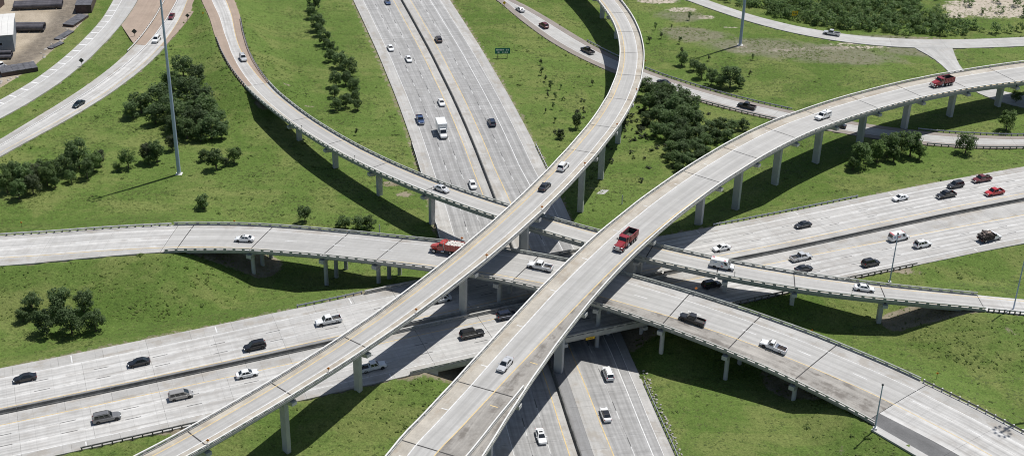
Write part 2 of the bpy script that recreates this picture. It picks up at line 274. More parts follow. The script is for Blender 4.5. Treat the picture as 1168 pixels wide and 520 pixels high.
class NT:
    """small node-graph helper"""
    def __init__(s, nt): s.nt = nt
    def n(s, t, **kw):
        nd = s.nt.nodes.new(t)
        for k, v in kw.items(): setattr(nd, k, v)
        return nd
    def put(s, sock, v):
        if hasattr(v, 'links') or isinstance(v, bpy.types.NodeSocket): s.nt.links.new(v, sock)
        else: sock.default_value = v
    def noise(s, vec, scale, detail=4, rough=.55, dist=0.0):
        nd = s.n('ShaderNodeTexNoise'); s.put(nd.inputs['Vector'], vec)
        nd.inputs['Scale'].default_value = scale; nd.inputs['Detail'].default_value = detail
        nd.inputs['Roughness'].default_value = rough; nd.inputs['Distortion'].default_value = dist
        return nd.outputs['Fac']
    def map(s, v, a, b, c, d, smooth=False):
        nd = s.n('ShaderNodeMapRange'); nd.interpolation_type = 'SMOOTHSTEP' if smooth else 'LINEAR'
        s.put(nd.inputs['Value'], v)
        for k, x in zip(('From Min', 'From Max', 'To Min', 'To Max'), (a, b, c, d)): nd.inputs[k].default_value = x
        return nd.outputs['Result']
    def math(s, op, a, b=0.0):
        nd = s.n('ShaderNodeMath', operation=op); s.put(nd.inputs[0], a); s.put(nd.inputs[1], b); return nd.outputs[0]
    def mix(s, fac, a, b):
        nd = s.n('ShaderNodeMix', data_type='RGBA'); s.put(nd.inputs['Factor'], fac); s.put(nd.inputs['A'], a); s.put(nd.inputs['B'], b)
        return nd.outputs['Result']
    def mul(s, col, fac):
        nd = s.n('ShaderNodeVectorMath', operation='SCALE'); s.put(nd.inputs[0], col); s.put(nd.inputs['Scale'], fac); return nd.outputs['Vector']
    def scale(s, vec, sc):
        nd = s.n('ShaderNodeVectorMath', operation='MULTIPLY'); s.put(nd.inputs[0], vec); nd.inputs[1].default_value = sc; return nd.outputs['Vector']

def concrete(name, col, streak=.10, blotch=.10, tint=.05, stain=0.0, stain_col=(.16, .14, .11), slabs=0.0, bars=0.0, tracks=0.0):
    """pavement: UV = (metres across, metres along)"""
    m, nt, b = new_mat(name); g = NT(nt)
    tc = g.n('ShaderNodeTexCoord'); oi = g.n('ShaderNodeObjectInfo'); geo = g.n('ShaderNodeNewGeometry')
    uv, pos = tc.outputs['UV'], geo.outputs['Position']
    f = g.map(g.noise(g.scale(uv, (.62, .008, 1)), 1.0, 3, .6), .38, .62, 1 - streak, 1 + streak)       # wheel tracks run along the lane
    f2 = g.map(g.noise(g.scale(uv, (2.6, .04, 1)), 1.0, 3, .6), .36, .64, 1 - streak * .6, 1 + streak * .6)
    f3 = g.map(g.noise(pos, .22, 5, .6), .3, .7, 1 - blotch, 1 + blotch)
    f4 = g.map(g.noise(pos, 2.4, 4, .7), .25, .75, 1 - blotch * .7, 1 + blotch * .7)
    f5 = g.map(oi.outputs['Random'], 0, 1, 1 - tint, 1 + tint)
    k = g.math('MULTIPLY', g.math('MULTIPLY', f, f2), g.math('MULTIPLY', g.math('MULTIPLY', f3, f4), f5))
    sep = g.n('ShaderNodeSeparateXYZ'); nt.links.new(uv, sep.inputs[0])
    if tracks > 0:                                                                                      # rubber in the wheel paths, oil between them
        au = g.math('ABSOLUTE', sep.outputs['X'])
        n1 = g.map(g.noise(g.scale(uv, (.5, .022, 1)), 1.0, 3, .6), .32, .68, .1, 1.5)
        wp = g.map(g.math('ABSOLUTE', g.math('SUBTRACT', au, .92)), .12, .62, 1, 0, True)
        oil = g.map(au, .05, .45, .55, 0, True)
        k = g.math('MULTIPLY', k, g.math('SUBTRACT', 1.0, g.math('MULTIPLY', g.math('MULTIPLY', g.math('ADD', wp, oil), n1), tracks)))
    if slabs > 0:                                                                                       # sawn joints
        fr = g.math('FRACT', g.math('DIVIDE', sep.outputs['Y'], slabs))
        k = g.math('MULTIPLY', k, g.map(g.math('ABSOLUTE', g.math('SUBTRACT', fr, .5)), .485, .5, 1.0, .80))
    if bars > 0:
        fr = g.noise(g.scale(uv, (.25, 1.0, 1)), .9, 2, .5)
        k = g.math('MULTIPLY', k, g.map(fr, .35, .65, 1 - bars, 1 + bars))
    c = g.mul((*col,), k)
    if stain > 0:
        sf = g.map(g.math('MULTIPLY', g.noise(pos, .35, 5, .65), g.map(g.noise(g.scale(uv, (.5, .06, 1)), 1.0, 3), .3, .7, .6, 1.4)), .45, .72, 0, stain, True)
        c = g.mix(sf, c, (*stain_col, 1))
    g.put(b.inputs['Base Color'], c)
    b.inputs['Roughness'].default_value = .85
    b.inputs['Specular IOR Level'].default_value = .25
    bp = g.n('ShaderNodeBump'); bp.inputs['Strength'].default_value = .25; bp.inputs['Distance'].default_value = .03
    nt.links.new(g.noise(pos, 3.0, 5, .7), bp.inputs['Height']); nt.links.new(bp.outputs['Normal'], b.inputs['Normal'])
    return m

M = {}
M['pave'] = concrete('highway_concrete', (.50, .492, .474), streak=.12, blotch=.07, tint=.045, stain=.35, stain_col=(.30, .28, .255), slabs=4.6, bars=.045, tracks=.20)
M['pave_worn'] = concrete('worn_concrete', (.345, .342, .335), streak=.15, blotch=.08, tint=.05, stain=.4, stain_col=(.25, .245, .235), slabs=4.6, bars=.09, tracks=.13)
M['shoulder'] = concrete('shoulder_concrete', (.41, .402, .384), streak=.08, blotch=.12, tint=.05, stain=.5, stain_col=(.29, .255, .21), slabs=4.6)
M['deck'] = concrete('bridge_deck_concrete', (.42, .413, .396), streak=.09, blotch=.05, tint=.03, stain=.25, stain_col=(.33, .32, .30), bars=.03, tracks=.10)
M['deck_beige'] = concrete('beige_deck_concrete', (.42, .39, .337), streak=.06, blotch=.16, tint=.05, stain=.55, stain_col=(.31, .26, .20), slabs=3.05)
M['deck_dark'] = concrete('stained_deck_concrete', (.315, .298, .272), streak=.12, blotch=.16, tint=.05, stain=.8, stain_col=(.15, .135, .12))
M['tan'] = concrete('tan_shoulder_paving', (.335, .265, .212), streak=.05, blotch=.10, tint=.03, stain=.2, stain_col=(.28, .21, .16))
M['local'] = concrete('local_road_paving', (.42, .415, .40), streak=.07, blotch=.12, tint=.03, stain=.4, stain_col=(.36, .34, .31))
M['tan_grey'] = concrete('muted_shoulder_paving', (.265, .235, .21), streak=.06, blotch=.10, tint=.03)
M['patch'] = concrete('grey_patched_concrete', (.255, .255, .255), streak=.10, blotch=.12, tint=.05, stain=.4, stain_col=(.18, .175, .17))
M['asphalt'] = concrete('dark_asphalt', (.14, .14, .14), streak=.1, blotch=.18, tint=.05)
M['rail'] = plain('rail_concrete', (.42, .415, .39), .8, noise=.16, scale=.9)
M['rail_white'] = plain('rail_top_pale_concrete', (.68, .675, .65), .7, noise=.12, scale=1.2)
M['rail_grey'] = plain('rail_weathered_concrete', (.33, .345, .32), .8, noise=.22, scale=.8)
M['pier'] = plain('pier_concrete', (.47, .475, .47), .8, noise=.10, scale=.45)
M['girder'] = plain('girder_grey_paint', (.27, .30, .31), .6, noise=.12, scale=.4)
M['joint'] = plain('joint_sealant', (.045, .043, .042), .8, noise=.4, scale=1.2)
M['white_line'] = plain('white_road_paint', (.64, .64, .63), .6, noise=.18, scale=1.1)
M['yellow_line'] = plain('yellow_road_paint', (.60, .455, .22), .6, noise=.18, scale=1.1)
M['dash_white'] = plain('worn_white_paint', (.53, .53, .52), .6, noise=.2, scale=1.1)
M['black_line'] = plain('black_contrast_paint', (.10, .10, .10), .7, noise=.3, scale=1.0)
M['steel'] = plain('galvanised_steel', (.40, .42, .44), .45, metal=.5, noise=.15, scale=2)
M['rust_steel'] = plain('weathered_dark_steel', (.16, .155, .15), .65, noise=.3, scale=1.5)
M['mast'] = plain('mast_steel', (.38, .46, .60), .5, metal=.1)
M['rail_dark'] = plain('soot_dark_concrete', (.13, .13, .125), .85, noise=.35, scale=.7)
M['lamp_black'] = plain('lamp_housing', (.10, .10, .105), .5)
M['orange'] = plain('orange_reflector', (.85, .26, .03), .5)
M['yellow_sign'] = plain('yellow_sign_sheet', (.85, .52, .02), .45)
M['green_sign'] = plain('green_sign_sheet', (.0, .155, .13), .4)
M['sign_white'] = plain('sign_white_sheet', (.75, .77, .76), .5)
M['sign_back'] = plain('dark_sign_back', (.05, .06, .055), .6)
M['sign_dark'] = plain('sign_dark_print', (.10, .075, .02), .6)
M['wood_post'] = plain('timber_post', (.17, .12, .08), .85, noise=.3, scale=4)
M['tick_white'] = plain('fresh_white_paint', (.76, .76, .75), .6, noise=.08, scale=1.1)
M['stone'] = plain('pale_riprap_stone', (.36, .34, .31), .85, noise=.3, scale=3)
M['bark'] = plain('bark', (.10, .08, .06), .9, noise=.3, scale=5)
M['pipe'] = plain('bitumen_coated_pipe', (.085, .08, .09), .45, noise=.35, scale=.8)
M['tarp'] = plain('dark_tarp', (.10, .10, .11), .6, noise=.35, scale=.7)
M['tarp_side'] = plain('rusty_box_side', (.075, .05, .045), .8, noise=.35, scale=.8)
M['roof'] = plain('white_metal_roof', (.66, .65, .62), .5, noise=.06, scale=.5)
M['shed_wall'] = plain('blue_grey_metal_wall', (.22, .25, .28), .55, noise=.12, scale=.5)
M['timber'] = plain('pale_timber', (.42, .33, .22), .85, noise=.2, scale=4)

def foliage(name, cols, rough=.6, trans=.48, upn=.0):
    m, nt, b = new_mat(name); g = NT(nt)
    geo = g.n('ShaderNodeNewGeometry'); oi = g.n('ShaderNodeObjectInfo')
    cr = g.n('ShaderNodeValToRGB')
    el = cr.color_ramp.elements
    el[0].color = (*cols[0], 1); el[1].color = (*cols[-1], 1)
    for i, c in enumerate(cols[1:-1]):
        e = el.new((i + 1) / (len(cols) - 1)); e.color = (*c, 1)
    nt.links.new(geo.outputs['Random Per Island'], cr.inputs['Fac'])
    k = g.math('MULTIPLY', g.map(oi.outputs['Random'], 0, 1, .78, 1.30), g.map(g.noise(geo.outputs['Position'], .5, 3), .3, .7, .82, 1.2))
    c = g.mul(cr.outputs['Color'], k)
    g.put(b.inputs['Base Color'], c)
    b.inputs['Roughness'].default_value = rough
    b.inputs['Specular IOR Level'].default_value = .3
    nn = g.n('ShaderNodeVectorMath', operation='ADD'); nt.links.new(g.mul(geo.outputs['Normal'], 1 - upn), nn.inputs[0]); nn.inputs[1].default_value = (0, 0, upn)
    nz = g.n('ShaderNodeVectorMath', operation='NORMALIZE'); nt.links.new(nn.outputs[0], nz.inputs[0]); nt.links.new(nz.outputs[0], b.inputs['Normal'])
    tr = g.n('ShaderNodeBsdfTranslucent'); nt.links.new(g.mul(c, 1.7), tr.inputs['Color'])
    ms = g.n('ShaderNodeMixShader'); ms.inputs[0].default_value = trans
    nt.links.new(b.outputs[0], ms.inputs[1]); nt.links.new(tr.outputs[0], ms.inputs[2])
    nt.links.new(ms.outputs[0], nt.nodes['Material Output'].inputs['Surface'])
    return m

M['leaf_dark'] = foliage('dark_oak_foliage', [(.056, .092, .036), (.085, .132, .052), (.125, .178, .076)])
M['leaf_mid'] = foliage('mid_green_foliage', [(.064, .106, .038), (.096, .150, .054), (.134, .194, .075)])
M['leaf_light'] = foliage('light_green_foliage', [(.070, .114, .034), (.100, .158, .048), (.140, .20, .070)])
M['leaf_grey'] = foliage('grey_green_foliage', [(.055, .072, .038), (.075, .098, .05), (.105, .125, .065)])
M['weed'] = foliage('weed_foliage', [(.125, .180, .045), (.160, .220, .062), (.20, .26, .09)], trans=.6)
M['fleck'] = foliage('grass_fleck_tone', [(.100, .142, .034), (.128, .172, .045), (.165, .205, .060)], trans=.5)

# ground: grass with bare earth, sand and gravel where the vertex attributes say so
def ground_material():
    m, nt, b = new_mat('grass_ground'); g = NT(nt)
    geo = g.n('ShaderNodeNewGeometry'); p = geo.outputs['Position']
    big = g.noise(p, .018, 4, .6, .3); mid = g.noise(p, .055, 5, .66, .5); fine = g.noise(p, .55, 6, .7); vf = g.noise(p, 2.3, 4, .75)
    mow = g.noise(g.scale(p, (.05, .35, .1)), 1.0, 3, .6, .6)
    c = g.mix(g.map(big, .35, .65, 0, 1, True), (.076, .121, .027, 1), (.104, .152, .039, 1))
    c = g.mix(g.map(mid, .44, .62, 0, .85, True), c, (.140, .164, .054, 1))
    c = g.mix(g.map(mow, .45, .7, 0, .5, True), c, (.066, .114, .024, 1))
    c = g.mix(g.map(fine, .52, .75, 0, .75, True), c, (.040, .068, .017, 1))  # turf mottling, its contrast deepened in colour to stand in for relief shading
    c = g.mix(g.map(fine, .46, .25, 0, .55, True), c, (.158, .176, .068, 1))
    c = g.mul(c, g.map(vf, .25, .75, .55, 1.45))  # finer mottling, also carrying the shading of uneven turf as colour
    c = g.scale(c, (1.08, 1.075, 1.04))
    a = g.n('ShaderNodeAttribute'); a.attribute_name = 'dirt'
    d = g.map(g.math('ADD', a.outputs['Fac'], g.math('MULTIPLY', g.math('SUBTRACT', fine, .5), 1.1)), .38, .62, 0, 1, True)
    dc = g.mix(g.map(g.noise(p, .35, 5, .65), .35, .65, 0, 1), (.19, .155, .11, 1), (.29, .25, .195, 1))
    c = g.mix(g.math('MULTIPLY', d, .9), c, dc)
    a2 = g.n('ShaderNodeAttribute'); a2.attribute_name = 'sand'
    d2 = g.map(g.math('ADD', a2.outputs['Fac'], g.math('MULTIPLY', g.math('SUBTRACT', fine, .5), .9)), .40, .62, 0, 1, True)
    c = g.mix(d2, c, g.mix(g.map(fine, .3, .7, 0, 1), (.33, .285, .23, 1), (.48, .43, .36, 1)))
    a3 = g.n('ShaderNodeAttribute'); a3.attribute_name = 'dry'
    d3 = g.map(g.math('ADD', a3.outputs['Fac'], g.math('MULTIPLY', g.math('SUBTRACT', mid, .5), 1.3)), .40, .75, 0, .75, True)
    c = g.mix(d3, c, g.mix(g.map(fine, .35, .65, 0, 1), (.135, .12, .085, 1), (.225, .21, .165, 1)))
    a4 = g.n('ShaderNodeAttribute'); a4.attribute_name = 'yard'
    d4 = g.map(g.math('ADD', a4.outputs['Fac'], g.math('MULTIPLY', g.math('SUBTRACT', fine, .5), .5)), .42, .58, 0, 1, True)
    yc = g.mix(g.map(g.noise(p, .12, 5, .65, .5), .35, .65, 0, 1), (.29, .245, .185, 1), (.40, .345, .27, 1))
    a5 = g.n('ShaderNodeAttribute'); a5.attribute_name = 'track'
    yc = g.mix(g.math('MULTIPLY', a5.outputs['Fac'], g.map(fine, .3, .7, .5, 1)), yc, (.115, .10, .085, 1))
    c = g.mix(d4, c, g.mul(yc, g.map(vf, .25, .75, .85, 1.15)))
    g.put(b.inputs['Base Color'], g.mul(c, 1.1))
    b.inputs['Roughness'].default_value = .95
    b.inputs['Specular IOR Level'].default_value = .1
    bp = g.n('ShaderNodeBump'); bp.inputs['Strength'].default_value = .9; bp.inputs['Distance'].default_value = .35
    h = g.math('ADD', g.math('ADD', g.math('MULTIPLY', fine, 1.3), g.math('MULTIPLY', vf, .5)), g.math('MULTIPLY', g.noise(p, .22, 3, .55), 1.6))
    nt.links.new(h, bp.inputs['Height']); nt.links.new(bp.outputs['Normal'], b.inputs['Normal'])
    return m
M['ground'] = ground_material()

# ------------------------------------------------------------------ ground: one sheet, shaped by the roads that run on it
WA, WB = 158.0, 214.0            # the east-west highway is on bridges between these stations
C0, C1 = 97.0, 270.5             # ramp bridges: abutment stations
D0, D1 = 141.0, 377.0
GRADE = [('N', 0, 408, 18.4), ('W', 0, WA, 17.6), ('W', WB, 396, 17.6), ('C', 0, C0, None), ('C', C1, 342, None),
         ('D', 0, D0, None), ('D', D1, 444, None), ('H', 0, 272, None), ('I', 0, 192, None), ('J', 0, 168, None), ('K', 0, 200, None), ('X', 0, 70, None)]
_smp = []
for nm, a, b, hw in GRADE:
    P_ = PATH[nm]
    for s in np.arange(a, min(b, P_.len) + .1, 2.5):
        x, y, z = P_.at(s)
        _smp.append((x, y, z, hw if hw else P_.w(s) / 2 + .2, 1 if nm == 'N' else 0))
SMP = np.array(_smp)

def sstep(a, b, v):
    t = np.clip((v - a) / (b - a), 0, 1); return t * t * (3 - 2 * t)

def terrain(x, y):
    """ground height at arrays x, y and distance to the nearest pavement edge"""
    x = np.atleast_1d(np.asarray(x, float)); y = np.atleast_1d(np.asarray(y, float))
    Z = np.empty_like(x); E = np.empty_like(x)
    base = .35 * np.sin(x * .031 + 1.3) * np.sin(y * .027 + .4) + .14 * np.sin(x * .11 + y * .05) * np.sin(y * .09 - x * .03)
    far = sstep(300, 600, np.abs(x)) + sstep(650, 900, y)
    base = base * (1 - np.clip(far, 0, 1)) + 1.35 * sstep(95, 125, -x) * sstep(360, 395, y)
    for i in range(0, len(x), 20000):
        xs, ys = x[i:i + 20000, None], y[i:i + 20000, None]
        d = np.sqrt((xs - SMP[None, :, 0]) ** 2 + (ys - SMP[None, :, 1]) ** 2) - SMP[None, :, 3]
        up_ = (SMP[None, :, 2] - .07 - np.maximum(d - .8, 0) * .36).max(1)
        z = np.maximum(base[i:i + 20000], up_)
        isn = SMP[:, 4] > 0
        cut = (SMP[None, isn, 2] - .06 + np.maximum(d[:, isn] - .8, 0) * .55).min(1)
        z = np.minimum(z, cut)
        under = np.where(d < .15, SMP[None, :, 2] - .34, 99).min(1)
        Z[i:i + 20000] = np.minimum(z, under); E[i:i + 20000] = d.min(1)
    return Z, E

def gz(x, y):
    return float(terrain([x], [y])[0][0])

def axis(a, b, step, far):
    c = list(np.arange(a, b + .01, step)); g = step
    lo, hi = [], []
    v = a
    while v > -far: g *= 1.6; v -= g; lo.append(v)
    g, v = step, b
    while v < far: g *= 1.6; v += g; hi.append(v)
    return np.array(lo[::-1] + c + hi)

gx, gy = axis(-250, 260, 1.25, 5000), axis(150, 560, 1.25, 5000)
GXX, GYY = np.meshgrid(gx, gy)
fx, fy = GXX.ravel(), GYY.ravel()
FZ, FE = terrain(fx, fy)
nx, ny = len(gx), len(gy)
ii = (np.arange(ny - 1)[:, None] * nx + np.arange(nx - 1)[None, :]).ravel()
gme = np_mesh('ground', np.stack([fx, fy, FZ], 1), np.stack([ii, ii + 1, ii + nx + 1, ii + nx], 1), smooth=True)

def blob(cx, cy, rx, ry, rot=0.0):
    c, s_ = math.cos(rot), math.sin(rot)
    u = ((fx - cx) * c + (fy - cy) * s_) / rx; v = (-(fx - cx) * s_ + (fy - cy) * c) / ry
    return np.exp(-(u * u + v * v))

def path_dist(nm, s0, s1, off=0.0):
    P_ = PATH[nm]; pts = np.array([P_.at(s, P_.off(off, s))[:2] for s in np.arange(s0, s1, 3.0)])
    out = np.full(len(fx), 1e9)
    near = np.where((fx > -260) & (fx < 280) & (fy > 140) & (fy < 580))[0]
    for i in range(0, len(near), 20000):
        k = near[i:i + 20000]
        out[k] = np.sqrt(((fx[k, None] - pts[None, :, 0]) ** 2 + (fy[k, None] - pts[None, :, 1]) ** 2)).min(1)
    return out

dirt = .52 * np.exp(-np.maximum(FE, 0) / .9)
for nm, a, b, k, r in (('C', C0, C0 + 22, 1.0, 5.5), ('C', C1 - 22, C1, .9, 7), ('D', D0, D0 + 12, .6, 4), ('D', D1 - 18, D1, .9, 4.0), ('W', WA - 3, WA + 10, 1.2, 17), ('W', WB - 12, WB + 4, 1.3, 17)):
    dirt = np.maximum(dirt, k * (1 - sstep(r * .8, r * 1.35, path_dist(nm, a, b))))
for cx, cy, rx, ry, k in ((-33, 331, 5, 2, .9), (-29, 325, 3, 2, .8), (88, 285.5, 12, 1.6, 1.0), (75, 282, 8, 1.6, .8), (-68, 216.5, 10, 1.8, 1.0), (-83, 387, 2, 1.5, .7),
                          (-70, 391, 3, 2, .6), (-62, 381, 3, 1.5, .6), (22.5, 331, 4, 1.5, .5), (70, 213, 5, 2, .5), (66, 217, 3, 2, .45), (111, 258, 4, 2, .5), (-35, 402, 3, 2, .5)):
    dirt = np.maximum(dirt, k * blob(cx, cy, rx, ry))
sand = np.zeros(len(fx))
for cx, cy, rx, ry, k in ((176, 487, 20, 12, 1.1), (200, 492, 24, 14, 1.1), (160, 478, 7, 4, .8), (52, 486, 9, 4, 1.0), (60, 477, 7, 3, .9), (68, 470, 5, 2.5, .8), (40, 492, 10, 4, .8), (77, 441, 3.2, 2, .9), (76, 460, 5, 1.6, .6), (112, 442, 26, 2.5, .72), (92, 439, 14, 3, .62), (122, 447, 22, 2, .7), (78, 436, 8, 2, .6)):
    sand = np.maximum(sand, k * blob(cx, cy, rx, ry, .1))
dry = np.zeros(len(fx))
for cx, cy, rx, ry, k in ((84, 441, 24, 11, 1.05), (108, 436, 26, 12, 1.1), (62, 452, 18, 9, .9), (60, 470, 16, 8, .8), (135, 440, 20, 8, .9), (128, 452, 30, 4.5, .95)):
    dry = np.maximum(dry, k * blob(cx, cy, rx, ry, -.1))
jp = PATH['J']; jd = np.array([jp.at(s, -jp.w(s) / 2)[:2] for s in np.arange(0, 168, 3)])
yard = np.zeros(len(fx)); sel = np.where((fx < -110) & (fx > -330) & (fy > 360) & (fy < 620))[0]
dj = np.sqrt((fx[sel, None] - jd[None, :, 0]) ** 2 + (fy[sel, None] - jd[None, :, 1]) ** 2)
k = dj.argmin(1); tj = np.gradient(jd, axis=0)[k]
side = (fx[sel] - jd[k, 0]) * tj[:, 1] - (fy[sel] - jd[k, 1]) * tj[:, 0]
yard[sel] = np.where(side < 0, sstep(5.0, 7.5, dj.min(1)), 0)
tr = np.array([(-175, 395), (-163.2, 402.7), (-159.7, 408.9), (-157.1, 418.3), (-156.3, 429.7), (-156.6, 441.4), (-158.3, 457.3), (-160, 480), (-163, 510)], float)
tr = np.concatenate([np.linspace(tr[i], tr[i + 1], 12) for i in range(len(tr) - 1)])
track = np.zeros(len(fx)); dt = np.sqrt((fx[sel, None] - tr[None, :, 0]) ** 2 + (fy[sel, None] - tr[None, :, 1]) ** 2).min(1)
track[sel] = np.exp(-(dt / 4.6) ** 4) * .95
for nm_, arr in (('dirt', dirt), ('sand', sand), ('dry', dry), ('yard', yard), ('track', track)):
    gme.attributes.new(nm_, 'FLOAT', 'POINT').data.foreach_set('value', arr.astype(np.float32))
gme.materials.append(M['ground'])
ground = tag(link(bpy.data.objects.new('ground', gme)), 'green grass ground around and beneath the interchange', None, None, 'structure')

# ------------------------------------------------------------------ roads on the ground
def road_root(name, label):
    return tag(empty(name), label, None, None, 'structure')

def paint(root, path, items, name='lane_line'):
    """items: (kind, colour, s0, s1, offset, width)"""
    for kind, colr, s0, s1, o, wd in items:
        mb = MB()
        if kind == 'solid':
            line(mb, path, s0, s1, o, wd)
        else:
            dashes(mb, path, s0, s1, o, wd)
        mb.build(name, M[colr], root)
        if kind == 'contrast':                     # black shadow dash behind each white dash
            mb = MB(); dashes(mb, path, s0 - 3.0, s1, o, wd); mb.build('contrast_line', M['black_line'], root)

def panels(root, path, bands, s0, s1, length, gap=.035, top=0.0, thick=.32, skew=0.0, name=None):
    """concrete panels, one object each; bands: (offset0, offset1, material)"""
    n = max(1, int(round((s1 - s0) / length)))
    for i in range(n):
        a, b = s0 + (s1 - s0) * i / n, s0 + (s1 - s0) * (i + 1) / n
        for o0, o1, mk in bands:
            mb = MB(); slab(mb, path, a + gap / 2, b - gap / 2, plus(o0, gap / 2), plus(o1, -gap / 2), top, thick, 4.0, skew); lane_uv(mb, path, o0, o1)
            mb.build(name or ('pavement_panel' if mk.startswith(('pave', 'deck', 'local')) else 'shoulder_panel'), M[mk], root)

N, W = PATH['N'], PATH['W']
# north-south highway: +offset is the left half of the picture
nLy, nL1, nL2, nLw, nLe = [lerp_off((215, a), (320, b)) for a, b in ((2.9, 2.0), (6.5, 5.6), (10.15, 9.2), (13.8, 12.8), (17.3, 16.9))]
nRy, nR1, nRs, nRg, nRe = [lerp_off((215, a), (310, b), (345, c)) for a, b, c in ((-3.2, -5.6, -6.6), (-6.7, -10.0, -10.7), (-10.3, -14.2, -14.3), (-13.9, -16.3, -16.4), (-17.4, -18.2, -18.7))]
ns_road = road_root('highway', 'wide concrete highway running under all the bridges from top to bottom')
panels(ns_road, N, [(.42, nLy, 'shoulder'), (nLy, nL1, 'pave_worn'), (nL1, nL2, 'pave_worn'), (nL2, nLw, 'pave_worn'), (nLw, nLe, 'shoulder'),
                    (nR1, nRy, 'pave_worn'), (nRs, nR1, 'pave_worn'), (nRg, nRs, 'pave_worn'), (nRe, nRg, 'shoulder')], 20, 400, 15.2)
panels(ns_road, N, [(nRy, -.42, 'shoulder')], 20, 300, 15.2)
panels(ns_road, N, [(nRy, -2.7, 'shoulder'), (-2.7, -.42, 'patch')], 300, 400, 15.2)
paint(ns_road, N, [('solid', 'yellow_line', 20, 400, nLy, .22), ('solid', 'yellow_line', 20, 400, nRy, .22), ('contrast', 'dash_white', 23, 400, nL1, .2), ('contrast', 'dash_white', 29, 400, nL2, .2),
                   ('contrast', 'dash_white', 26, 400, nR1, .2), ('solid', 'white_line', 20, 400, nRs, .2), ('solid', 'white_line', 20, 400, nLw, .14), ('solid', 'white_line', 20, 400, nRg, .12)])
# east-west highway: +offset is the near half
wNe, wNw, wN2, wN1, wNy = [lerp_off((100, a), (240, b)) for a, b in ((-16.7, -17.0), (-12.8, -14.2), (-9.1, -10.6), (-5.5, -7.0), (-1.9, -3.4))]
wSy, wS1, wS2, wSw, wSe = [lerp_off((100, a), (260, b), (320, c)) for a, b, c in ((3.9, 4.3, 6.6), (7.4, 7.9, 10.2), (11.0, 11.5, 13.6), (14.8, 15.1, 16.6), (17.6, 17.2, 19.2))]
ew_road = road_root('highway', 'pale concrete highway crossing from lower left to right edge')
EWB = [(wNe, wNw, 'shoulder'), (wNw, wN2, 'pave'), (wN2, wN1, 'pave'), (wN1, wNy, 'pave'), (wNy, -.42, 'shoulder'),
       (.42, wSy, 'shoulder'), (wSy, wS1, 'pave'), (wS1, wS2, 'pave'), (wS2, wSw, 'pave'), (wSw, wSe, 'shoulder')]
panels(ew_road, W, [b_ for b_ in EWB if b_[2] == 'pave'], 20, WA, 13.8)
EWB[4] = (wNy, -.42, 'patch')
panels(ew_road, W, [b_ for b_ in EWB if b_[2] != 'pave'], 20, WA, 9.2)
EWB[4] = (wNy, -.42, 'shoulder')
panels(ew_road, W, [b_ for b_ in EWB if b_[2] == 'pave'], WB, 390, 14.6)
panels(ew_road, W, [b_ for b_ in EWB if b_[2] != 'pave'], WB, 390, 7.3)
paint(ew_road, W, [('solid', 'yellow_line', 20, 390, wNy, .2), ('solid', 'yellow_line', 20, 390, wSy, .2), ('contrast', 'dash_white', 21, 390, wN1, .2), ('contrast', 'dash_white', 21, 390, wN2, .2),
                   ('contrast', 'dash_white', 25, 390, wS1, .2), ('contrast', 'dash_white', 25, 390, wS2, .2), ('solid', 'white_line', 20, 390, wSw, .15), ('solid', 'white_line', 20, 390, wNw, .15)])
# short white ticks across the outer shoulders
mb = MB()
for s in np.arange(26, 390, 30.5):
    for o0, o1 in ((wSw, wSe), (wNe, wNw)):
        sweep(mb, W, s, s + .25, [(plus(o0, .5), .008), (plus(o1, -.6), .008)], 1, closed=False)
mb.build('shoulder_tick', M['white_line'], ew_road)

# ramp C and D on their embankments, and the minor roads
def simple_road(name, label, nm, s0, s1, bands, lines, length=20, skew=0.0, top=0.0):
    r = road_root(name, label)
    panels(r, PATH[nm], bands, s0, s1, length, skew=skew, top=top)
    paint(r, PATH[nm], lines)
    return r
cLw, cLd, cLy = [(lambda f: (lambda s: ('L', f(s))))(lerp_off((100, a), (170, b), (250, c))) for a, b, c in ((2.2, 2.2, 3.9), (6.5, 6.4, 7.7), (11.2, 11.2, 11.6))]
simple_road('ramp_road', 'two lane concrete ramp on grass bank at left edge', 'C', 10, C0, [(('L', 0), cLw, 'shoulder'), (cLw, cLd, 'pave'), (cLd, cLy, 'pave'), (cLy, ('R', 0), 'shoulder')],
            [('solid', 'yellow_line', 10, C0, cLy, .18), ('dash', 'white_line', 14, C0, cLd, .18), ('solid', 'white_line', 10, C0, cLw, .14)], 14, .15)
simple_road('ramp_road', 'concrete ramp leaving the bridge at lower right corner', 'C', C1, 336, [(('L', 0), cLw, 'shoulder'), (cLw, cLd, 'pave'), (cLd, cLy, 'pave'), (cLy, ('L', 16.6), 'pave'), (('L', 16.6), ('R', 0), 'asphalt')],
            [('solid', 'yellow_line', C1, 336, cLy, .18), ('dash', 'white_line', C1 + 2, 336, cLd, .18), ('solid', 'white_line', C1, 336, cLw, .14)], 16, .15)
mb = MB(); slab(mb, PATH['C'], C1 + .5, 330, ('R', -.05), ('R', -1.9), .03, .4, 3.0); tag(mb.build('kerb_strip', M['local']), 'pale concrete strip along grass at lower right corner', None, None, 'structure')
dRw = lambda s: ('R', float(np.interp(s, [60, 100, 141, 175], [3.5, 3.4, 2.4, 1.5])))
dLy = lambda s: ('L', float(np.interp(s, [60, 100, 141, 175], [2.9, 2.7, 1.4, 1.05])))
simple_road('ramp_road', 'single lane ramp with tan shoulders coming down from upper left', 'D', 6, D0, [(('L', 0), dLy, 'tan'), (dLy, dRw, 'pave'), (dRw, ('R', 0), 'tan')],
            [('solid', 'yellow_line', 6, D0, dLy, .18), ('solid', 'white_line', 6, D0, dRw, .18)], 18)
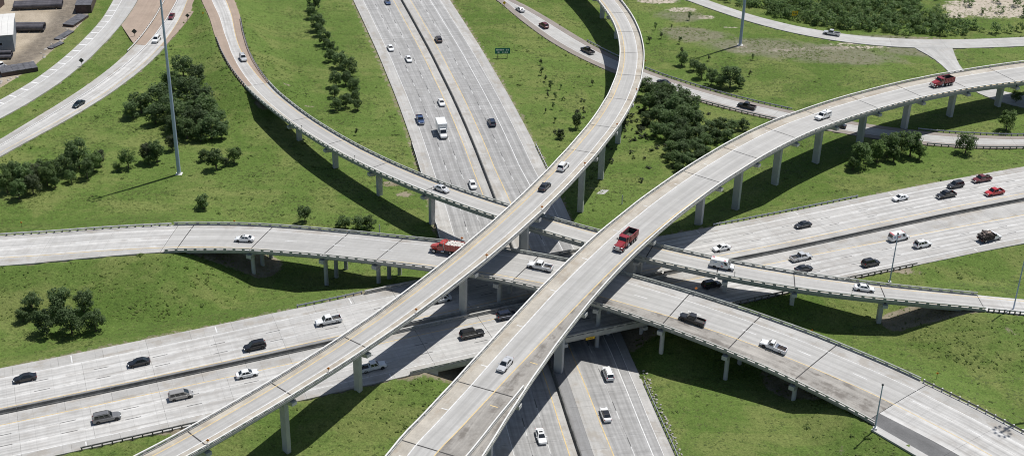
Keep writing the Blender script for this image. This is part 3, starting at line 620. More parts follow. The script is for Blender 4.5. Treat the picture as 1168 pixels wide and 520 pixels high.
simple_road('ramp_road', 'short concrete road beyond the narrow bridge at right edge', 'D', D1, 440, [(('L', 0), ('R', 0), 'pave')],
            [('solid', 'yellow_line', D1, 440, ('L', .9), .16), ('solid', 'white_line', D1, 440, ('R', 1.2), .16)], 12)
kw = lambda s: ('L', float(np.interp(s, [60, 110, 160], [2.6, 3.6, 4.2])))
simple_road('ramp_road', 'curving concrete ramp from upper left to left edge', 'K', 4, 118, [(('L', 0), kw, 'shoulder'), (kw, ('R', 1.6), 'pave'), (('R', 1.6), ('R', 0), 'shoulder')],
            [('solid', 'white_line', 4, 118, kw, .22), ('solid', 'black_line', 4, 118, lambda s: plus(kw(s), .3), .16), ('solid', 'yellow_line', 4, 118, ('R', 1.7), .16)], 19)
k2 = simple_road('ramp_road', 'upper end of the curving ramp with tan shoulders', 'K', 118.05, 196, [(('L', 0), kw, 'tan'), (kw, ('R', 1.6), 'pave'), (('R', 1.6), ('R', 0), 'tan')],
            [('solid', 'white_line', 118.05, 196, kw, .22), ('solid', 'black_line', 118.05, 196, lambda s: plus(kw(s), .3), .16), ('solid', 'yellow_line', 118.05, 196, ('R', 1.7), .16)], 19)
jr = simple_road('frontage_road', 'pale road with ticked shoulder beside the storage yard', 'J', 4, 164, [(('L', 0), ('L', 3.0), 'local'), (('L', 3.0), ('R', 0), 'local')],
            [('solid', 'white_line', 4, 164, ('L', 3.0), .2)], 20)
mb = MB()
for s in np.arange(10, 160, 5.6):
    sweep(mb, PATH['J'], s, s + .5, [(('L', .4), .008), (('L', 2.9), .008)], 1, closed=False)
mb.build('shoulder_tick', M['tick_white'], jr)
simple_road('frontage_road', 'narrow road with tan shoulders passing under the tall ramp', 'H', 4, 268, [(('L', 0), ('L', 2.6), 'tan_grey'), (('L', 2.6), ('R', 2.5), 'local'), (('R', 2.5), ('R', 0), 'tan_grey')],
            [('solid', 'white_line', 4, 268, ('L', 2.65), .14), ('solid', 'white_line', 4, 268, ('R', 2.55), .14)], 18)
simple_road('frontage_road', 'pale road in front of the woodland at upper right', 'I', 4, 188, [(('L', 0), ('R', 0), 'local')], [], 18)
simple_road('link_road', 'short pale road joining the woodland road beneath the right ramp', 'X', 1.5, 70, [(('L', 0), ('R', 0), 'local')], [], 14, top=-.03)
mb = MB(); z_ = [gz(a_, b_) + .06 for a_, b_ in ((9, 333), (26, 330.2), (24.5, 327.6), (8, 330))]
mb.add([(9, 333, z_[0]), (26, 330.2, z_[1]), (24.5, 327.6, z_[2]), (8, 330, z_[3]), (9, 333, z_[0] - .5), (26, 330.2, z_[1] - .5), (24.5, 327.6, z_[2] - .5), (8, 330, z_[3] - .5)], [(3, 2, 1, 0), (0, 1, 5, 4), (1, 2, 6, 5), (2, 3, 7, 6), (3, 0, 4, 7)])
tag(mb.build('concrete_apron', M['local']), 'pale concrete drain apron in grass beside the tall pier', None, None, 'structure')
# tan paved gore between the roads at upper left, built between two road edges
def between(nm0, o0, s00, s01, nm1, o1, s10, s11, mat, name, label, drop=.03, n=14):
    mb = MB(); a, b = PATH[nm0], PATH[nm1]; vs, uv, fs = [], [], []
    for i in range(n + 1):
        sa, sb = s00 + (s01 - s00) * i / n, s10 + (s11 - s10) * i / n
        p, q = a.at(sa, a.off(o0, sa), -drop), b.at(sb, b.off(o1, sb), -drop)
        for t in np.linspace(0, 1, 6):
            vs.append(tuple(p[j] * (1 - t) + q[j] * t for j in range(3))); uv.append((t * 10, sa))
    for i in range(n):
        for j in range(5):
            fs.append((i * 6 + j, i * 6 + j + 1, i * 6 + j + 7, i * 6 + j + 6))
    mb.add(vs, [f[::-1] for f in fs], uv)
    return tag(mb.build(name, M[mat]), label, None, None, 'structure')
between('J', ('R', -.2), 108, 164, 'K', ('L', -.2), 118, 190, 'tan', 'paved_gore', 'tan paved wedge between the two upper left roads')
kg = lambda s: ('R', -float(np.interp(s, [126, 150, 157, 160, 175, 200], [0.05, 2.0, 3.4, 4.6, 6.0, 8.0])))
mb = MB(); slab(mb, PATH['K'], 126, 197, ('R', .03), kg, -.02, .35, 3.0); tag(mb.build('paved_gore', M['tan']), 'tan paved wedge where the two ramps meet at top', None, None, 'structure')

# ------------------------------------------------------------------ bridges
def parapet(root, path, s0, s1, sd, mat_rail='rail_white', mat_wall='rail', step=3.0, pitch=2.44):
    """open concrete rail: kerb wall, posts, top beam. sd 'L' or 'R'"""
    e = lambda d: (sd, d)
    def ring(a, b, z0, z1):
        return [(e(a), z0), (e(b), z0), (e(b), z1), (e(a), z1)] if sd == 'R' else [(e(b), z0), (e(a), z0), (e(a), z1), (e(b), z1)]
    sweep(MBX := MB(), path, s0, s1, ring(-.05, .30, -.27, .24), step); MBX.build('rail_kerb', M[mat_wall], root)
    sweep(MBX := MB(), path, s0, s1, ring(-.03, .24, .60, .80), step); MBX.build('rail_beam', M[mat_rail], root)
    mb = MB(); k = 0
    for s in np.arange(s0 + .6, s1 - .3, pitch):
        o = path.off((sd, .11), s); p = path.at(s, o); mb.obox(p, path.dir(s), .32, .13, p[2] + .24, p[2] + .602)
    pb = mb.build('rail_posts', M[mat_wall], root); pb['kind'] = 'stuff'

def bridge(name, label, nm, s0, s1, joints, bands, lines, girders=4, gd=1.45, skew=0.0, piers=(), columns=1, colw=1.15, coll=.62,
           rails=('L', 'R'), rail_mats=None, jw=.28, cat='bridge', seglen=None, nojoint=(), ground_fn=None, capdrop=0.0):
    P_ = PATH[nm]; r = tag(empty(name, P_.at((s0 + s1) / 2)), label, cat)
    r.location = (0, 0, 0)
    cuts = [s0] + [j for j in joints if s0 + 1 < j < s1 - 1 and j not in nojoint] + [s1]
    for a, b in zip(cuts[:-1], cuts[1:]):
        for o0, o1, mk in bands:
            mk = mk((a + b) / 2) if callable(mk) else mk
            mb = MB(); slab(mb, P_, a + jw / 2, b - jw / 2, o0, o1, 0, .26, 3.0, skew); lane_uv(mb, P_, o0, o1)
            mb.build('deck_span' if mk == 'deck' else 'shoulder_span', M[mk], r)
        for g_ in range(girders):
            fr = (g_ + .5) / girders
            o = (lambda fr: (lambda s: P_.off(('L', 1.15), s) * (1 - fr) + P_.off(('R', 1.15), s) * fr))((g_) / (girders - 1))
            mb = MB(); sweep(mb, P_, a + .25, b - .25, [(plus(o, -.3), -.26 - gd), (plus(o, .3), -.26 - gd), (plus(o, .22), -.262), (plus(o, -.22), -.262)][::-1], 4.0, skew)
            mb.build('girder', M['girder'], r)
    for j in cuts[1:-1]:
        mb = MB(); slab(mb, P_, j - jw / 2, j + jw / 2, ('L', .30), ('R', .30), -.012, .2, 1.0, skew); mb.build('expansion_joint', M['joint'], r)
    for kind, colr, a, b, o, wd in lines:
        mb = MB(); line(mb, P_, a, b, o, wd) if kind == 'solid' else dashes(mb, P_, a, b, o, wd)
        mb.build('lane_line', M[colr], r)
    for sd in rails:
        parapet(r, P_, s0, s1, sd, *(rail_mats or {}).get(sd, ('rail_white', 'rail')))
    for s in piers:
        t = P_.dir(s); w2 = P_.w(s) / 2; x, y, z = P_.at(s)
        ztop = z - .26 - gd
        ca, cb = 1.0, 0.0
        u = np.array([t[1], -t[0]]) - skew * t; u /= np.linalg.norm(u)
        if columns == 1:
            g0 = gz(x, y)
            mb = MB(); mb.obox((x, y), u, colw, coll, g0 - .6, ztop - 1.0 + .02, .94); mb.build('pier', M['pier'], r)
            L_ = w2 - .05
            mb = MB()
            # hammerhead cap with sloping underside
            vs = []
            for a, zl in ((-L_, ztop - .75), (-colw * 1.15, ztop - 1.15), (colw * 1.15, ztop - 1.15), (L_, ztop - .75)):
                for b_ in (-coll - .1, coll + .1):
                    q = (x + u[0] * a + t[0] * b_, y + u[1] * a + t[1] * b_)
                    vs += [(*q, zl), (*q, ztop + .0)]
            fs = []
            for i in range(3):
                o_ = i * 4
                fs += [(o_ + 0, o_ + 4, o_ + 5, o_ + 1), (o_ + 2, o_ + 3, o_ + 7, o_ + 6), (o_ + 1, o_ + 5, o_ + 7, o_ + 3), (o_ + 0, o_ + 2, o_ + 6, o_ + 4)]
            fs += [(0, 1, 3, 2), (12, 14, 15, 13)]
            mb.add(vs, fs); mb.build('pier_cap', M['pier'], r)
        else:
            for c in range(columns):
                o = -w2 + 1.9 + (2 * w2 - 3.8) * c / (columns - 1)
                q = (x + u[0] * o, y + u[1] * o); g0 = gz(*q)
                mb = MB(); mb.tube([(*q, g0 - .6), (*q, ztop - .9)], [colw, colw], 16); mb.build('column', M['pier'], r)
            mb = MB(); mb.obox((x, y), u, w2 - .02, .62, ztop - .95, ztop); mb.build('bent_cap', M['pier'], r)
    return r

E_J = [50.3, 70.9, 91.0, 112.4, 134.0, 156.4, 180.9, 201.9, 238.5, 268.0, 302.8, 322.5, 342.0, 362.0]
F_J = [41.5, 61.5, 81.0, 100.0, 119.5, 139.9, 159.8, 179.7, 199.5, 235.0, 271.0, 305.1, 325.0, 345.0]
C_J = [100.7, 119.3, 138.1, 151.8, 169.2, 185.4, 203.9, 220.3, 235.6, 251.8]
D_J = [174.4, 195.7, 216.9, 238.0, 265.7, 300.4, 316.7, 334.1, 354.3]
ramp_e = bridge('flyover_bridge', 'tall narrow flyover ramp curving from top centre down to bottom left', 'E', 4, 390, E_J,
    [(('L', 0), ('L', 2.2), 'deck_beige'), (('L', 2.2), ('R', 1.5), 'deck'), (('R', 1.5), ('R', 0), 'deck_beige')],
    [('solid', 'yellow_line', 4, 390, ('R', 1.55), .2), ('solid', 'white_line', 4, 390, ('L', 2.2), .2)],
    girders=4, gd=.95, colw=.78, coll=.5, piers=[s for s in E_J if s not in (238.5,)] + [240.5], nojoint=(238.5, 268.0))
fYf = lambda s: PATH['F'].w(s) / 2 - float(np.interp(s, [200, 271, 305, 330, 350], [10.4, 9.4, 8.0, 7.4, 7.0])) if s > 200 else (lambda a, b, t: a * (1 - t) + b * t)(-PATH['F'].w(s) / 2 + 1.0, PATH['F'].w(s) / 2 - 10.4, max(0, (s - 170) / 30))
ramp_f = bridge('flyover_bridge', 'broad tall flyover ramp curving from right edge down to bottom centre', 'F', 4, 380, F_J,
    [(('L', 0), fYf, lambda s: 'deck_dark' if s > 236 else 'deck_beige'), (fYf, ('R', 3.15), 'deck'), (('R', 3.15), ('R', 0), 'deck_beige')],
    [('solid', 'yellow_line', 4, 380, fYf, .22), ('solid', 'white_line', 4, 380, ('R', 3.15), .24)],
    girders=5, gd=1.15, colw=.98, coll=.55, piers=F_J, nojoint=(235.0, 271.0))
mb = MB()
for s in np.arange(40, 380, 15.2):
    sweep(mb, PATH['F'], s, s + .22, [(('R', 3.0), .008), (('R', 1.7), .008)], 1, closed=False)
mb.build('shoulder_tick', M['white_line'], ramp_f)
mb = MB()
for s in (293.5, 309.0, 326):
    o = fYf(s); sweep(mb, PATH['F'], s, s + .22, [(o - 2.9, .008), (o - 1.3, .008)][::-1], 1, closed=False)
mb.build('shoulder_tick', M['yellow_line'], ramp_f)
# inner rail where the deck of the broad ramp widens towards the camera
gor = tag(empty('divider_rail'), 'low rail splitting the dark widening shoulder at bottom centre', 'rail')
go = lambda s: -PATH['F'].w(s) / 2 + .5 + max(0, s - 299) * .085
for a_, b_, z0, z1, mk, nme in ((-.16, .16, -.02, .36, 'rail', 'rail_kerb'), (-.12, .12, .60, .84, 'rail_white', 'rail_beam')):
    mb = MB(); sweep(mb, PATH['F'], 302, 378, [(plus(go, a_), z0), (plus(go, b_), z0), (plus(go, b_), z1), (plus(go, a_), z1)][::-1], 3); mb.build(nme, M[mk], gor)
mb = MB()
for s in np.arange(302.5, 378, 2.44):
    p = PATH['F'].at(s, go(s)); mb.obox(p, PATH['F'].dir(s), .3, .11, p[2] + .36, p[2] + .602)
mb.build('rail_posts', M['rail'], gor)['kind'] = 'stuff'

ramp_c = bridge('ramp_bridge', 'two lane ramp bridge on round columns from left to lower right', 'C', C0, C1, C_J,
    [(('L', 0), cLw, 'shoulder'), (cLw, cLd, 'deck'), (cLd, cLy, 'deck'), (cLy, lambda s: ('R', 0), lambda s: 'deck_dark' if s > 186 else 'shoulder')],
    [('solid', 'yellow_line', C0, C1, cLy, .2), ('dash', 'white_line', C0 + 4, C1, cLd, .2), ('solid', 'white_line', C0, C1, cLw, .14)],
    girders=6, gd=.85, skew=.15, columns=3, colw=.5, piers=[s for s in C_J if s not in (100.7, 185.4, 203.9)] + [182.0, 205.5], jw=.24,
    rail_mats={'L': ('rail_grey', 'rail_grey'), 'R': ('rail', 'rail')})
ramp_d = bridge('ramp_bridge', 'slim single lane ramp bridge from upper left across to right edge', 'D', D0, D1, D_J,
    [(('L', 0), dLy, 'shoulder'), (dLy, dRw, 'deck'), (dRw, ('R', 0), 'deck_beige')],
    [('solid', 'yellow_line', D0, D1, dLy, .18), ('solid', 'white_line', D0, D1, dRw, .18)],
    girders=3, gd=1.0, colw=.72, coll=.5, piers=[174.4, 195.7, 216.9, 238.0, 267.5, 298.5, 316.7 + 2, 334.1, 354.3], jw=.26, nojoint=(265.7,),
    rail_mats={'L': ('rail_grey', 'rail_grey'), 'R': ('rail_grey', 'rail_grey')})

# the two bridges that carry the east-west highway over the north-south one
def highway_bridge(label, bands, o_in, o_out, side):
    """bands between the inner and the outer edge"""
    r = tag(empty('highway_bridge'), label, 'bridge')
    gate = lambda d: -.0
    for o0, o1, mk in bands:
        for a, b in ((WA, 172.5), (172.5, 187), (187, 201.5), (201.5, WB)):
            mb = MB(); slab(mb, W, a + .05, b - .05, o0, o1, 0, .28, 4.0); lane_uv(mb, W, o0, o1); mb.build('deck_span' if mk == 'pave' else 'shoulder_span', M[mk], r)
    for k in range(7):
        fr = k / 6
        o = lambda s, fr=fr: plus(o_in, .9 * side)(s) * (1 - fr) + plus(o_out, -.9 * side)(s) * fr
        mb = MB(); sweep(mb, W, WA + .2, WB - .2, [(plus(o, -.28), -1.35), (plus(o, .28), -1.35), (plus(o, .2), -.282), (plus(o, -.2), -.282)][::-1], 5); mb.build('girder', M['rail'], r)
    for o, sg in ((o_in, 1), (o_out, -1)):
        a_, b_ = plus(o, -.02 * sg * side), plus(o, .34 * sg * side)
        for z0, z1, mk, nme in ((-.5, .36, 'rail', 'rail_kerb'), (.62, .86, 'rail', 'rail_beam')):
            pr = [(a_, z0), (b_, z0), (b_, z1), (a_, z1)]
            mb = MB(); sweep(mb, W, WA - 6, WB + 6, pr[::-1] if sg * side > 0 else pr, 5); mb.build(nme, M[mk], r)
        mb = MB()
        for s in np.arange(WA - 5, WB + 5, 2.4):
            p = W.at(s, plus(o, .16 * sg * side)(s)); mb.obox(p, W.dir(s), .3, .13, p[2] + .36, p[2] + .622)
        mb.build('rail_posts', M['rail'], r)['kind'] = 'stuff'
    for s in (167.2, 186.9, 206.2):
        t = W.dir(s); u = np.array([t[1], -t[0]])
        a, b = o_in(s), o_out(s)
        for fr in (.12, .5, .88):
            o = a * (1 - fr) + b * fr; x, y, z = W.at(s, o)
            mb = MB(); mb.tube([(x, y, gz(x, y) - .5), (x, y, z - 2.1)], [.48, .48], 14); mb.build('column', M['pier'], r)
        x, y, z = W.at(s, (a + b) / 2)
        mb = MB(); mb.obox((x, y), u, abs(b - a) / 2 - .1, .55, z - 2.15, z - 1.352); mb.build('bent_cap', M['pier'], r)
    return r
highway_bridge('far highway bridge deck in shade beneath the crossing ramps', [(wNe, wNw, 'shoulder'), (wNw, wN2, 'pave'), (wN2, wN1, 'pave'), (wN1, wNy, 'pave'), (wNy, -.5, 'shoulder')], lambda s: -.5, wNe, -1)
highway_bridge('near highway bridge deck with yellow clearance sign on its side', [(1.3, wSy, 'shoulder'), (wSy, wS1, 'pave'), (wS1, wS2, 'pave'), (wS2, wSw, 'pave'), (wSw, wSe, 'shoulder')], lambda s: 1.3, wSe, 1)

# abutment walls that close the ends of the bridges
def abutment(nm, s, lo, hi, label, drop=1.9, d=1):
    P_ = PATH[nm]; t = P_.dir(s); x, y, z = P_.at(s, (lo + hi) / 2)
    mb = MB(); mb.obox((x, y), (t[1], -t[0]), abs(hi - lo) / 2, .5, z - drop - 2.2, z - .36)
    for o in (lo, hi):                      # wing walls
        q = P_.at(s - d * 3.0, o + (.22 if o < 0 else -.22)); mb.obox(q, t, 3.0, .2, q[2] - drop - 1.8, q[2] - .32)
    return tag(mb.build('abutment', M['pier']), label, 'abutment')
abutment('C', C0 - .2, -PATH['C'].w(C0) / 2, PATH['C'].w(C0) / 2, 'concrete abutment under left end of the column ramp bridge')
abutment('C', C1 + .2, -PATH['C'].w(C1) / 2, PATH['C'].w(C1) / 2, 'concrete abutment under lower right end of column ramp bridge', d=-1)
abutment('D', D0 - .2, -PATH['D'].w(D0) / 2, PATH['D'].w(D0) / 2, 'concrete abutment under upper left end of slim ramp bridge')
abutment('D', D1 + .2, -PATH['D'].w(D1) / 2, PATH['D'].w(D1) / 2, 'concrete abutment under right end of slim ramp bridge', d=-1)
abutment('W', WA - .3, wNe(WA), wSe(WA), 'long concrete abutment left of the lower highway')
abutment('W', WB + .3, wNe(WB), wSe(WB), 'long concrete abutment right of the lower highway', d=-1)

# ------------------------------------------------------------------ barriers, guard rails, poles, signs
def median_barrier(label, path, s0, s1, joints=9.2, mat='rail_dark'):
    r = tag(empty('median_barrier'), label, 'barrier')
    for a in np.arange(s0, s1 - 1, joints):
        mb = MB(); sweep(mb, path, a + .02, min(a + joints, s1) - .02, [(-.36, -.05), (.36, -.05), (.34, .1), (.16, .34), (.11, .86), (-.11, .86), (-.16, .34), (-.34, .1)][::-1], 3.1)
        mb.build('barrier_segment', M[mat], r)
    mb = MB(); sweep(mb, path, s0, s1, [(-.43, -.30), (.43, -.30), (.43, -.03), (-.43, -.03)][::-1], 6); mb.build('barrier_footing', M['patch'], r)
    return r
median_barrier('long dark concrete median barrier of the lower highway', N, 20, 400)
median_barrier('concrete median barrier on crossing highway at lower left', W, 20, WA - 6.2, mat='rail_dark')
median_barrier('concrete median barrier on crossing highway at right', W, WB + 6.2, 390)

def guardrail(label, nm, s0, s1, o, post='rust_steel', beam='steel', pitch=1.9, face=1, high=.0):
    P_ = PATH[nm]; r = tag(empty('guardrail'), label, 'guardrail')
    mb = MB(); sweep(mb, P_, s0, s1, [(plus(o, -.05), .42 + high), (plus(o, .05), .42 + high), (plus(o, .09), .50 + high), (plus(o, .03), .58 + high), (plus(o, .09), .66 + high), (plus(o, .05), .75 + high), (plus(o, -.05), .75 + high)][::-1], 3)
    mb.build('rail_beam', M[beam], r)
    mb = MB()
    for s in np.arange(s0 + .2, s1, pitch):
        of = P_.off(plus(o, -.18 * face), s); p = P_.at(s, of); mb.obox(p, P_.dir(s), .13, .13, p[2] - .5, p[2] + .78 + high)
    mb.build('rail_posts', M[post], r)['kind'] = 'stuff'
    return r
guardrail('dark guardrail on outer edge of the upper left ramp', 'D', 78, D0, ('L', .15))
guardrail('short dark guardrail on inner edge of upper left ramp', 'D', 96, D0, ('R', .15), face=-1)
guardrail('white and black guardrail beside the tan wedge at upper left', 'K', 111, 165, ('L', .1), 'lamp_black', 'rail_white', 2.1)
guardrail('pale guardrail along far edge of the ramp at left edge', 'C', 10, C0 - .5, ('L', .3), 'lamp_black', 'rail_white', 1.9)
guardrail('guardrail along far edge of ramp at lower right corner', 'C', C1 + .5, 334, ('L', .3), 'rail_white', 'rust_steel', 1.9)
guardrail('short guardrail left of lower highway above slim ramp', 'N', 197, 218, plus(nLe, .15), 'lamp_black', 'rail_white', 1.9, -1)
guardrail('short guardrail left of lower highway between two ramp bridges', 'N', 237, 254, plus(nLe, .15), 'lamp_black', 'rail_white', 1.9, -1)
guardrail('short guardrail right of lower highway next to tall ramp', 'N', 203, 219, plus(nRe, -.15), 'rust_steel', 'rail_white')
guardrail('guardrail among pale stones right of the lower highway', 'N', 322, 352, plus(nRe, -.15), 'rust_steel', 'steel')
guardrail('long guardrail on far edge of crossing highway at right', 'W', 245, 291, plus(wNe, -.1), 'rust_steel', 'steel')
guardrail('dark guardrail at near edge of crossing highway lower left', 'W', 86, 128, plus(wSe, .1), 'lamp_black', 'rust_steel', 1.9, -1)
guardrail('curved guardrail at near edge of crossing highway right', 'W', 226, 281, plus(wSe, .1), 'rust_steel', 'rust_steel', 1.9, -1)
guardrail('short guardrail on far edge of crossing highway left', 'W', 136, WA - 6.5, plus(wNe, -.1), 'rust_steel', 'steel')
guardrail('guardrail on far side of road behind the right thicket', 'H', 111, 166, ('L', -.1))
guardrail('guardrail on near side of road by the right thicket', 'H', 138, 166, ('R', -.1), face=-1)
guardrail('guardrail on far side of road under the right ramp', 'H', 205, 262, ('L', -.1))
guardrail('guardrail on near side of road under the right ramp', 'H', 207, 262, ('R', -.1), face=-1)
guardrail('guardrail on far side of road left of tall ramp', 'H', 80, 101, ('L', -.1))
guardrail('white railed guardrail at right end of slim bridge', 'D', D1 + .4, 398, ('R', .1), 'lamp_black', 'rail_white', 1.2, -1)

# pale stones along the lower highway
sm = [MB() for _ in range(5)]; stone_me = []
for k, m_ in enumerate(sm):
    rr = random.Random(k); vs = []
    for a in range(4):
        z = (-.5, -.15, .25, .48)[a]; rad = (.75, 1.0, .8, .35)[a]
        for b in range(7):
            t = 2 * math.pi * b / 7; q = rad * rr.uniform(.75, 1.2); vs.append((math.cos(t) * q, math.sin(t) * q * .8, z * rr.uniform(.8, 1.1)))
    fs = [(a * 7 + b, a * 7 + (b + 1) % 7, (a + 1) * 7 + (b + 1) % 7, (a + 1) * 7 + b) for a in range(3) for b in range(7)] + [tuple(range(6, -1, -1)), tuple(range(21, 28))]
    m_.add(vs, fs); me = m_.mesh('stone'); me.materials.append(M['stone']); stone_me.append(me)
for i in range(64):
    s = 318 + 33 * i / 63 + RNG.uniform(-.3, .3); x, y, z = N.at(s, nRe(s) - .75 - RNG.uniform(0, .8))
    o = link(bpy.data.objects.new('stone', stone_me[i % 5])); k = RNG.uniform(.18, .36)
    o.location = (x, y, gz(x, y) + .1); o.scale = (k, k * RNG.uniform(.7, 1), k * .8); o.rotation_euler = (0, 0, RNG.uniform(0, 6))
    tag(o, 'pale riprap stone in row along the lower right highway edge', 'stone', 'riprap stones along the highway edge')

# high masts with a ring of lamps
def high_mast(label, x, y, h=50.0, lamps=10, rad=1.65):
    z = gz(x, y); r = tag(empty('high_mast_light', (x, y, z)), label, 'light mast')
    mb = MB(); mb.tube([(0, 0, 0), (0, 0, h * .5), (0, 0, h)], [.54, .40, .20], 14); mb.build('mast_pole', M['mast'], r)
    mb = MB(); mb.box(-.85, .85, -.85, .85, -.4, .16); mb.tube([(0, 0, .1), (0, 0, .9)], [.62, .5], 12); mb.build('mast_base', M['rail_white'], r)
    mb = MB()
    ring = [(math.cos(2 * math.pi * k / 20) * (rad - .35), math.sin(2 * math.pi * k / 20) * (rad - .35), h - .5) for k in range(21)]
    mb.tube(ring, [.07] * 21, 6, cap=False)
    for k in range(4):
        a = math.pi / 2 * k + .3; mb.tube([(0, 0, h - .1), (math.cos(a) * (rad - .35), math.sin(a) * (rad - .35), h - .5)], [.06, .06], 6)
    mb.tube([(0, 0, h - .7), (0, 0, h + .3)], [.3, .24], 10); mb.build('lamp_ring', M['lamp_black'], r)
    for k in range(lamps):
        a = 2 * math.pi * (k + .5) / lamps; mb = MB()
        c = Vector((math.cos(a) * rad, math.sin(a) * rad, h - .55))
        mb.tube([c + Vector((0, 0, .22)), c, c - Vector((0, 0, .3))], [.12, .27, .30], 8); mb.build('lamp_head', M['lamp_black'], r)
    return r
high_mast('tall bluish light mast standing left beside the dark thicket', -91.1, 333.8, 55.0)
high_mast('tall light mast on dry grass near the woodland road', 76.6, 442.2)
high_mast('tall light mast whose ring shadow falls on the lower right ramp', 115.1, 235.2)

def lamp_pole(label, x, y, h, zb=None):
    z = gz(x, y) if zb is None else zb
    r = tag(empty('light_pole', (x, y, z)), label, 'light pole')
    mb = MB(); mb.tube([(0, 0, 0), (0, 0, h)], [.17, .11], 10); mb.build('pole_shaft', M['mast'], r)
    mb = MB(); mb.box(-.35, .35, -.35, .35, -.4, .5); mb.build('pole_base', M['rail_white'], r)
    mb = MB(); mb.tube([(0, 0, h - .02), (0, 0, h + .25), (0, 0, h + .4)], [.2, .26, .1], 8); mb.build('lamp_head', M['lamp_black'], r)
lamp_pole('slim light pole behind the slim bridge near white sedan', 90.0, 280.5, 13.2)
lamp_pole('slim tall pole at the right edge by bridge end', 114.3, 265.6, 18.0)
lamp_pole('slim pole at near rail of the lower right ramp', 73.0, 220.6, 10.6)

def marker(label, p, h=1.15, mat='orange', size=.42):
    r = tag(empty('marker_post', p), label, 'marker')
    mb = MB(); mb.tube([(0, 0, -.3), (0, 0, h)], [.045, .045], 6); mb.build('post', M['lamp_black'], r)
    mb = MB(); mb.add([(-size, -.03, h), (0, -.03, h - size), (size, -.03, h), (0, -.03, h + size), (-size, .03, h), (0, .03, h - size), (size, .03, h), (0, .03, h + size)],
                      [(0, 1, 2, 3), (7, 6, 5, 4), (0, 4, 5, 1), (1, 5, 6, 2), (2, 6, 7, 3), (3, 7, 4, 0)]); mb.build('panel', M[mat], r)
EP, CP, DP = PATH['E'], PATH['C'], PATH['D']
order_e = ['at the top bend of the tall narrow ramp', 'on tall narrow ramp level with the thicket', 'on tall narrow ramp above its white car', 'on tall narrow ramp just left of the broad ramp', 'on tall narrow ramp near the red orange truck',
           'on tall narrow ramp where it leaves the shaded highway', 'on tall narrow ramp left of its tall lower pier', 'on tall narrow ramp near the bottom edge']
for s, t in zip((150.8, 181.9, 212.7, 239.7, 264.3, 288.7, 313.7, 342.0), order_e):
    marker('orange diamond marker ' + t, EP.at(s, EP.off(('L', .1), s), .86), .7, size=.32)
for s, t in zip((65.5, 94.1, 121.6), ('first', 'second', 'third')):
    x, y, _ = EP.at(s, EP.off(('L', -2.2), s)); marker('small orange marker on grass right of tall ramp, %s from top' % t, (x, y, gz(x, y)), 6.0 if False else 1.3, size=.28)
for s, t in ((167.5, 'behind the red orange truck'), (222.7, 'beyond the black pickup on ramp')):
    marker('orange diamond marker on far rail ' + t, CP.at(s, CP.off(('L', .1), s), .86), .9, size=.34)
for s, t in ((183.4, 'near its upper pier'), (210.8, 'left of its middle pier'), (241.2, 'just below the silver sedan'), (320.7, 'ahead of the white van'), (346.4, 'behind the white sedan')):
    marker('dark slim post on near rail of slim bridge ' + t, DP.at(s, DP.off(('R', .1), s), .86), .95, 'sign_back', .17)
for x, y, t in ((-121.8, 297.5, 'on grass above the ramp at far left'), (-69.9, 302.5, 'on grass above the white sedan on ramp'), (-41.2, 300.8, 'beside the low bushes above the ramp'), (67.8, 259.5, 'on grass right of the white pickup ramp'), (90.7, 240.6, 'on grass at end of lower right rail')):
    marker('orange marker post ' + t, (x, y, gz(x, y)), 1.5, size=.30)
def white_post(label, x, y, h=2.4):
    r = tag(empty('marker_post', (x, y, gz(x, y))), label, 'marker')
    mb = MB(); mb.tube([(0, 0, -.3), (0, 0, h)], [.16, .16], 8); mb.build('post', M['rail_white'], r)
    mb = MB(); mb.tube([(0, 0, h - .001), (0, 0, h + .25)], [.2, .12], 8); mb.build('post_cap', M['steel'], r)
white_post('short white post beside bushes left of the lower highway', -33.4, 302.7)
white_post('short white post on grass right of the tall pier', 29.0, 322.0)

def flat_sign(name, label, p, rz, wd, ht, z0, mat, posts=2, marks=(), diamond=False, post='wood_post', frame=None):
    r = tag(empty(name, p, rz), label, 'sign')
    for k in range(posts):
        x = 0 if posts == 1 else (-.32 + .64 * k) * wd
        mb = MB(); mb.box(x - .07, x + .07, -.05, .09, -.4, z0 + ht * .8); mb.build('post', M[post], r)
    mb = MB()
    if diamond:
        a = wd * .5
        mb.add([(-a, -.09, z0 + a), (0, -.09, z0), (a, -.09, z0 + a), (0, -.09, z0 + 2 * a), (-a, -.053, z0 + a), (0, -.053, z0), (a, -.053, z0 + a), (0, -.053, z0 + 2 * a)],
               [(0, 1, 2, 3), (7, 6, 5, 4), (0, 4, 5, 1), (1, 5, 6, 2), (2, 6, 7, 3), (3, 7, 4, 0)])
    else:
        mb.box(-wd / 2, wd / 2, -.09, -.053, z0, z0 + ht)
    pn = mb.build('panel', M[mat], r)
    for x0, x1, zz0, zz1, mk in marks:
        mb = MB(); mb.box(x0 * wd, x1 * wd, -.098, -.091, z0 + zz0 * ht, z0 + zz1 * ht); mb.build('lettering', M[mk], pn)
    return r
gx_, gy_ = -4.5, 425.6
flat_sign('guide_sign', 'green highway guide sign on two posts in grass', (gx_, gy_, gz(gx_, gy_)), .1, 5.0, 2.0, 1.5, 'green_sign', 2,
          [(-.43, -.31, .57, .82, 'sign_white'), (-.29, -.2, .6, .8, 'sign_white'), (-.18, -.02, .57, .8, 'sign_white'), (.0, .1, .6, .8, 'sign_white'), (.22, .29, .55, .82, 'sign_white'), (.33, .41, .55, .82, 'sign_white'),
           (-.33, -.2, .16, .38, 'sign_white'), (-.02, .06, .16, .36, 'sign_white'), (.14, .24, .16, .36, 'sign_white'), (.27, .36, .16, .36, 'sign_white')])
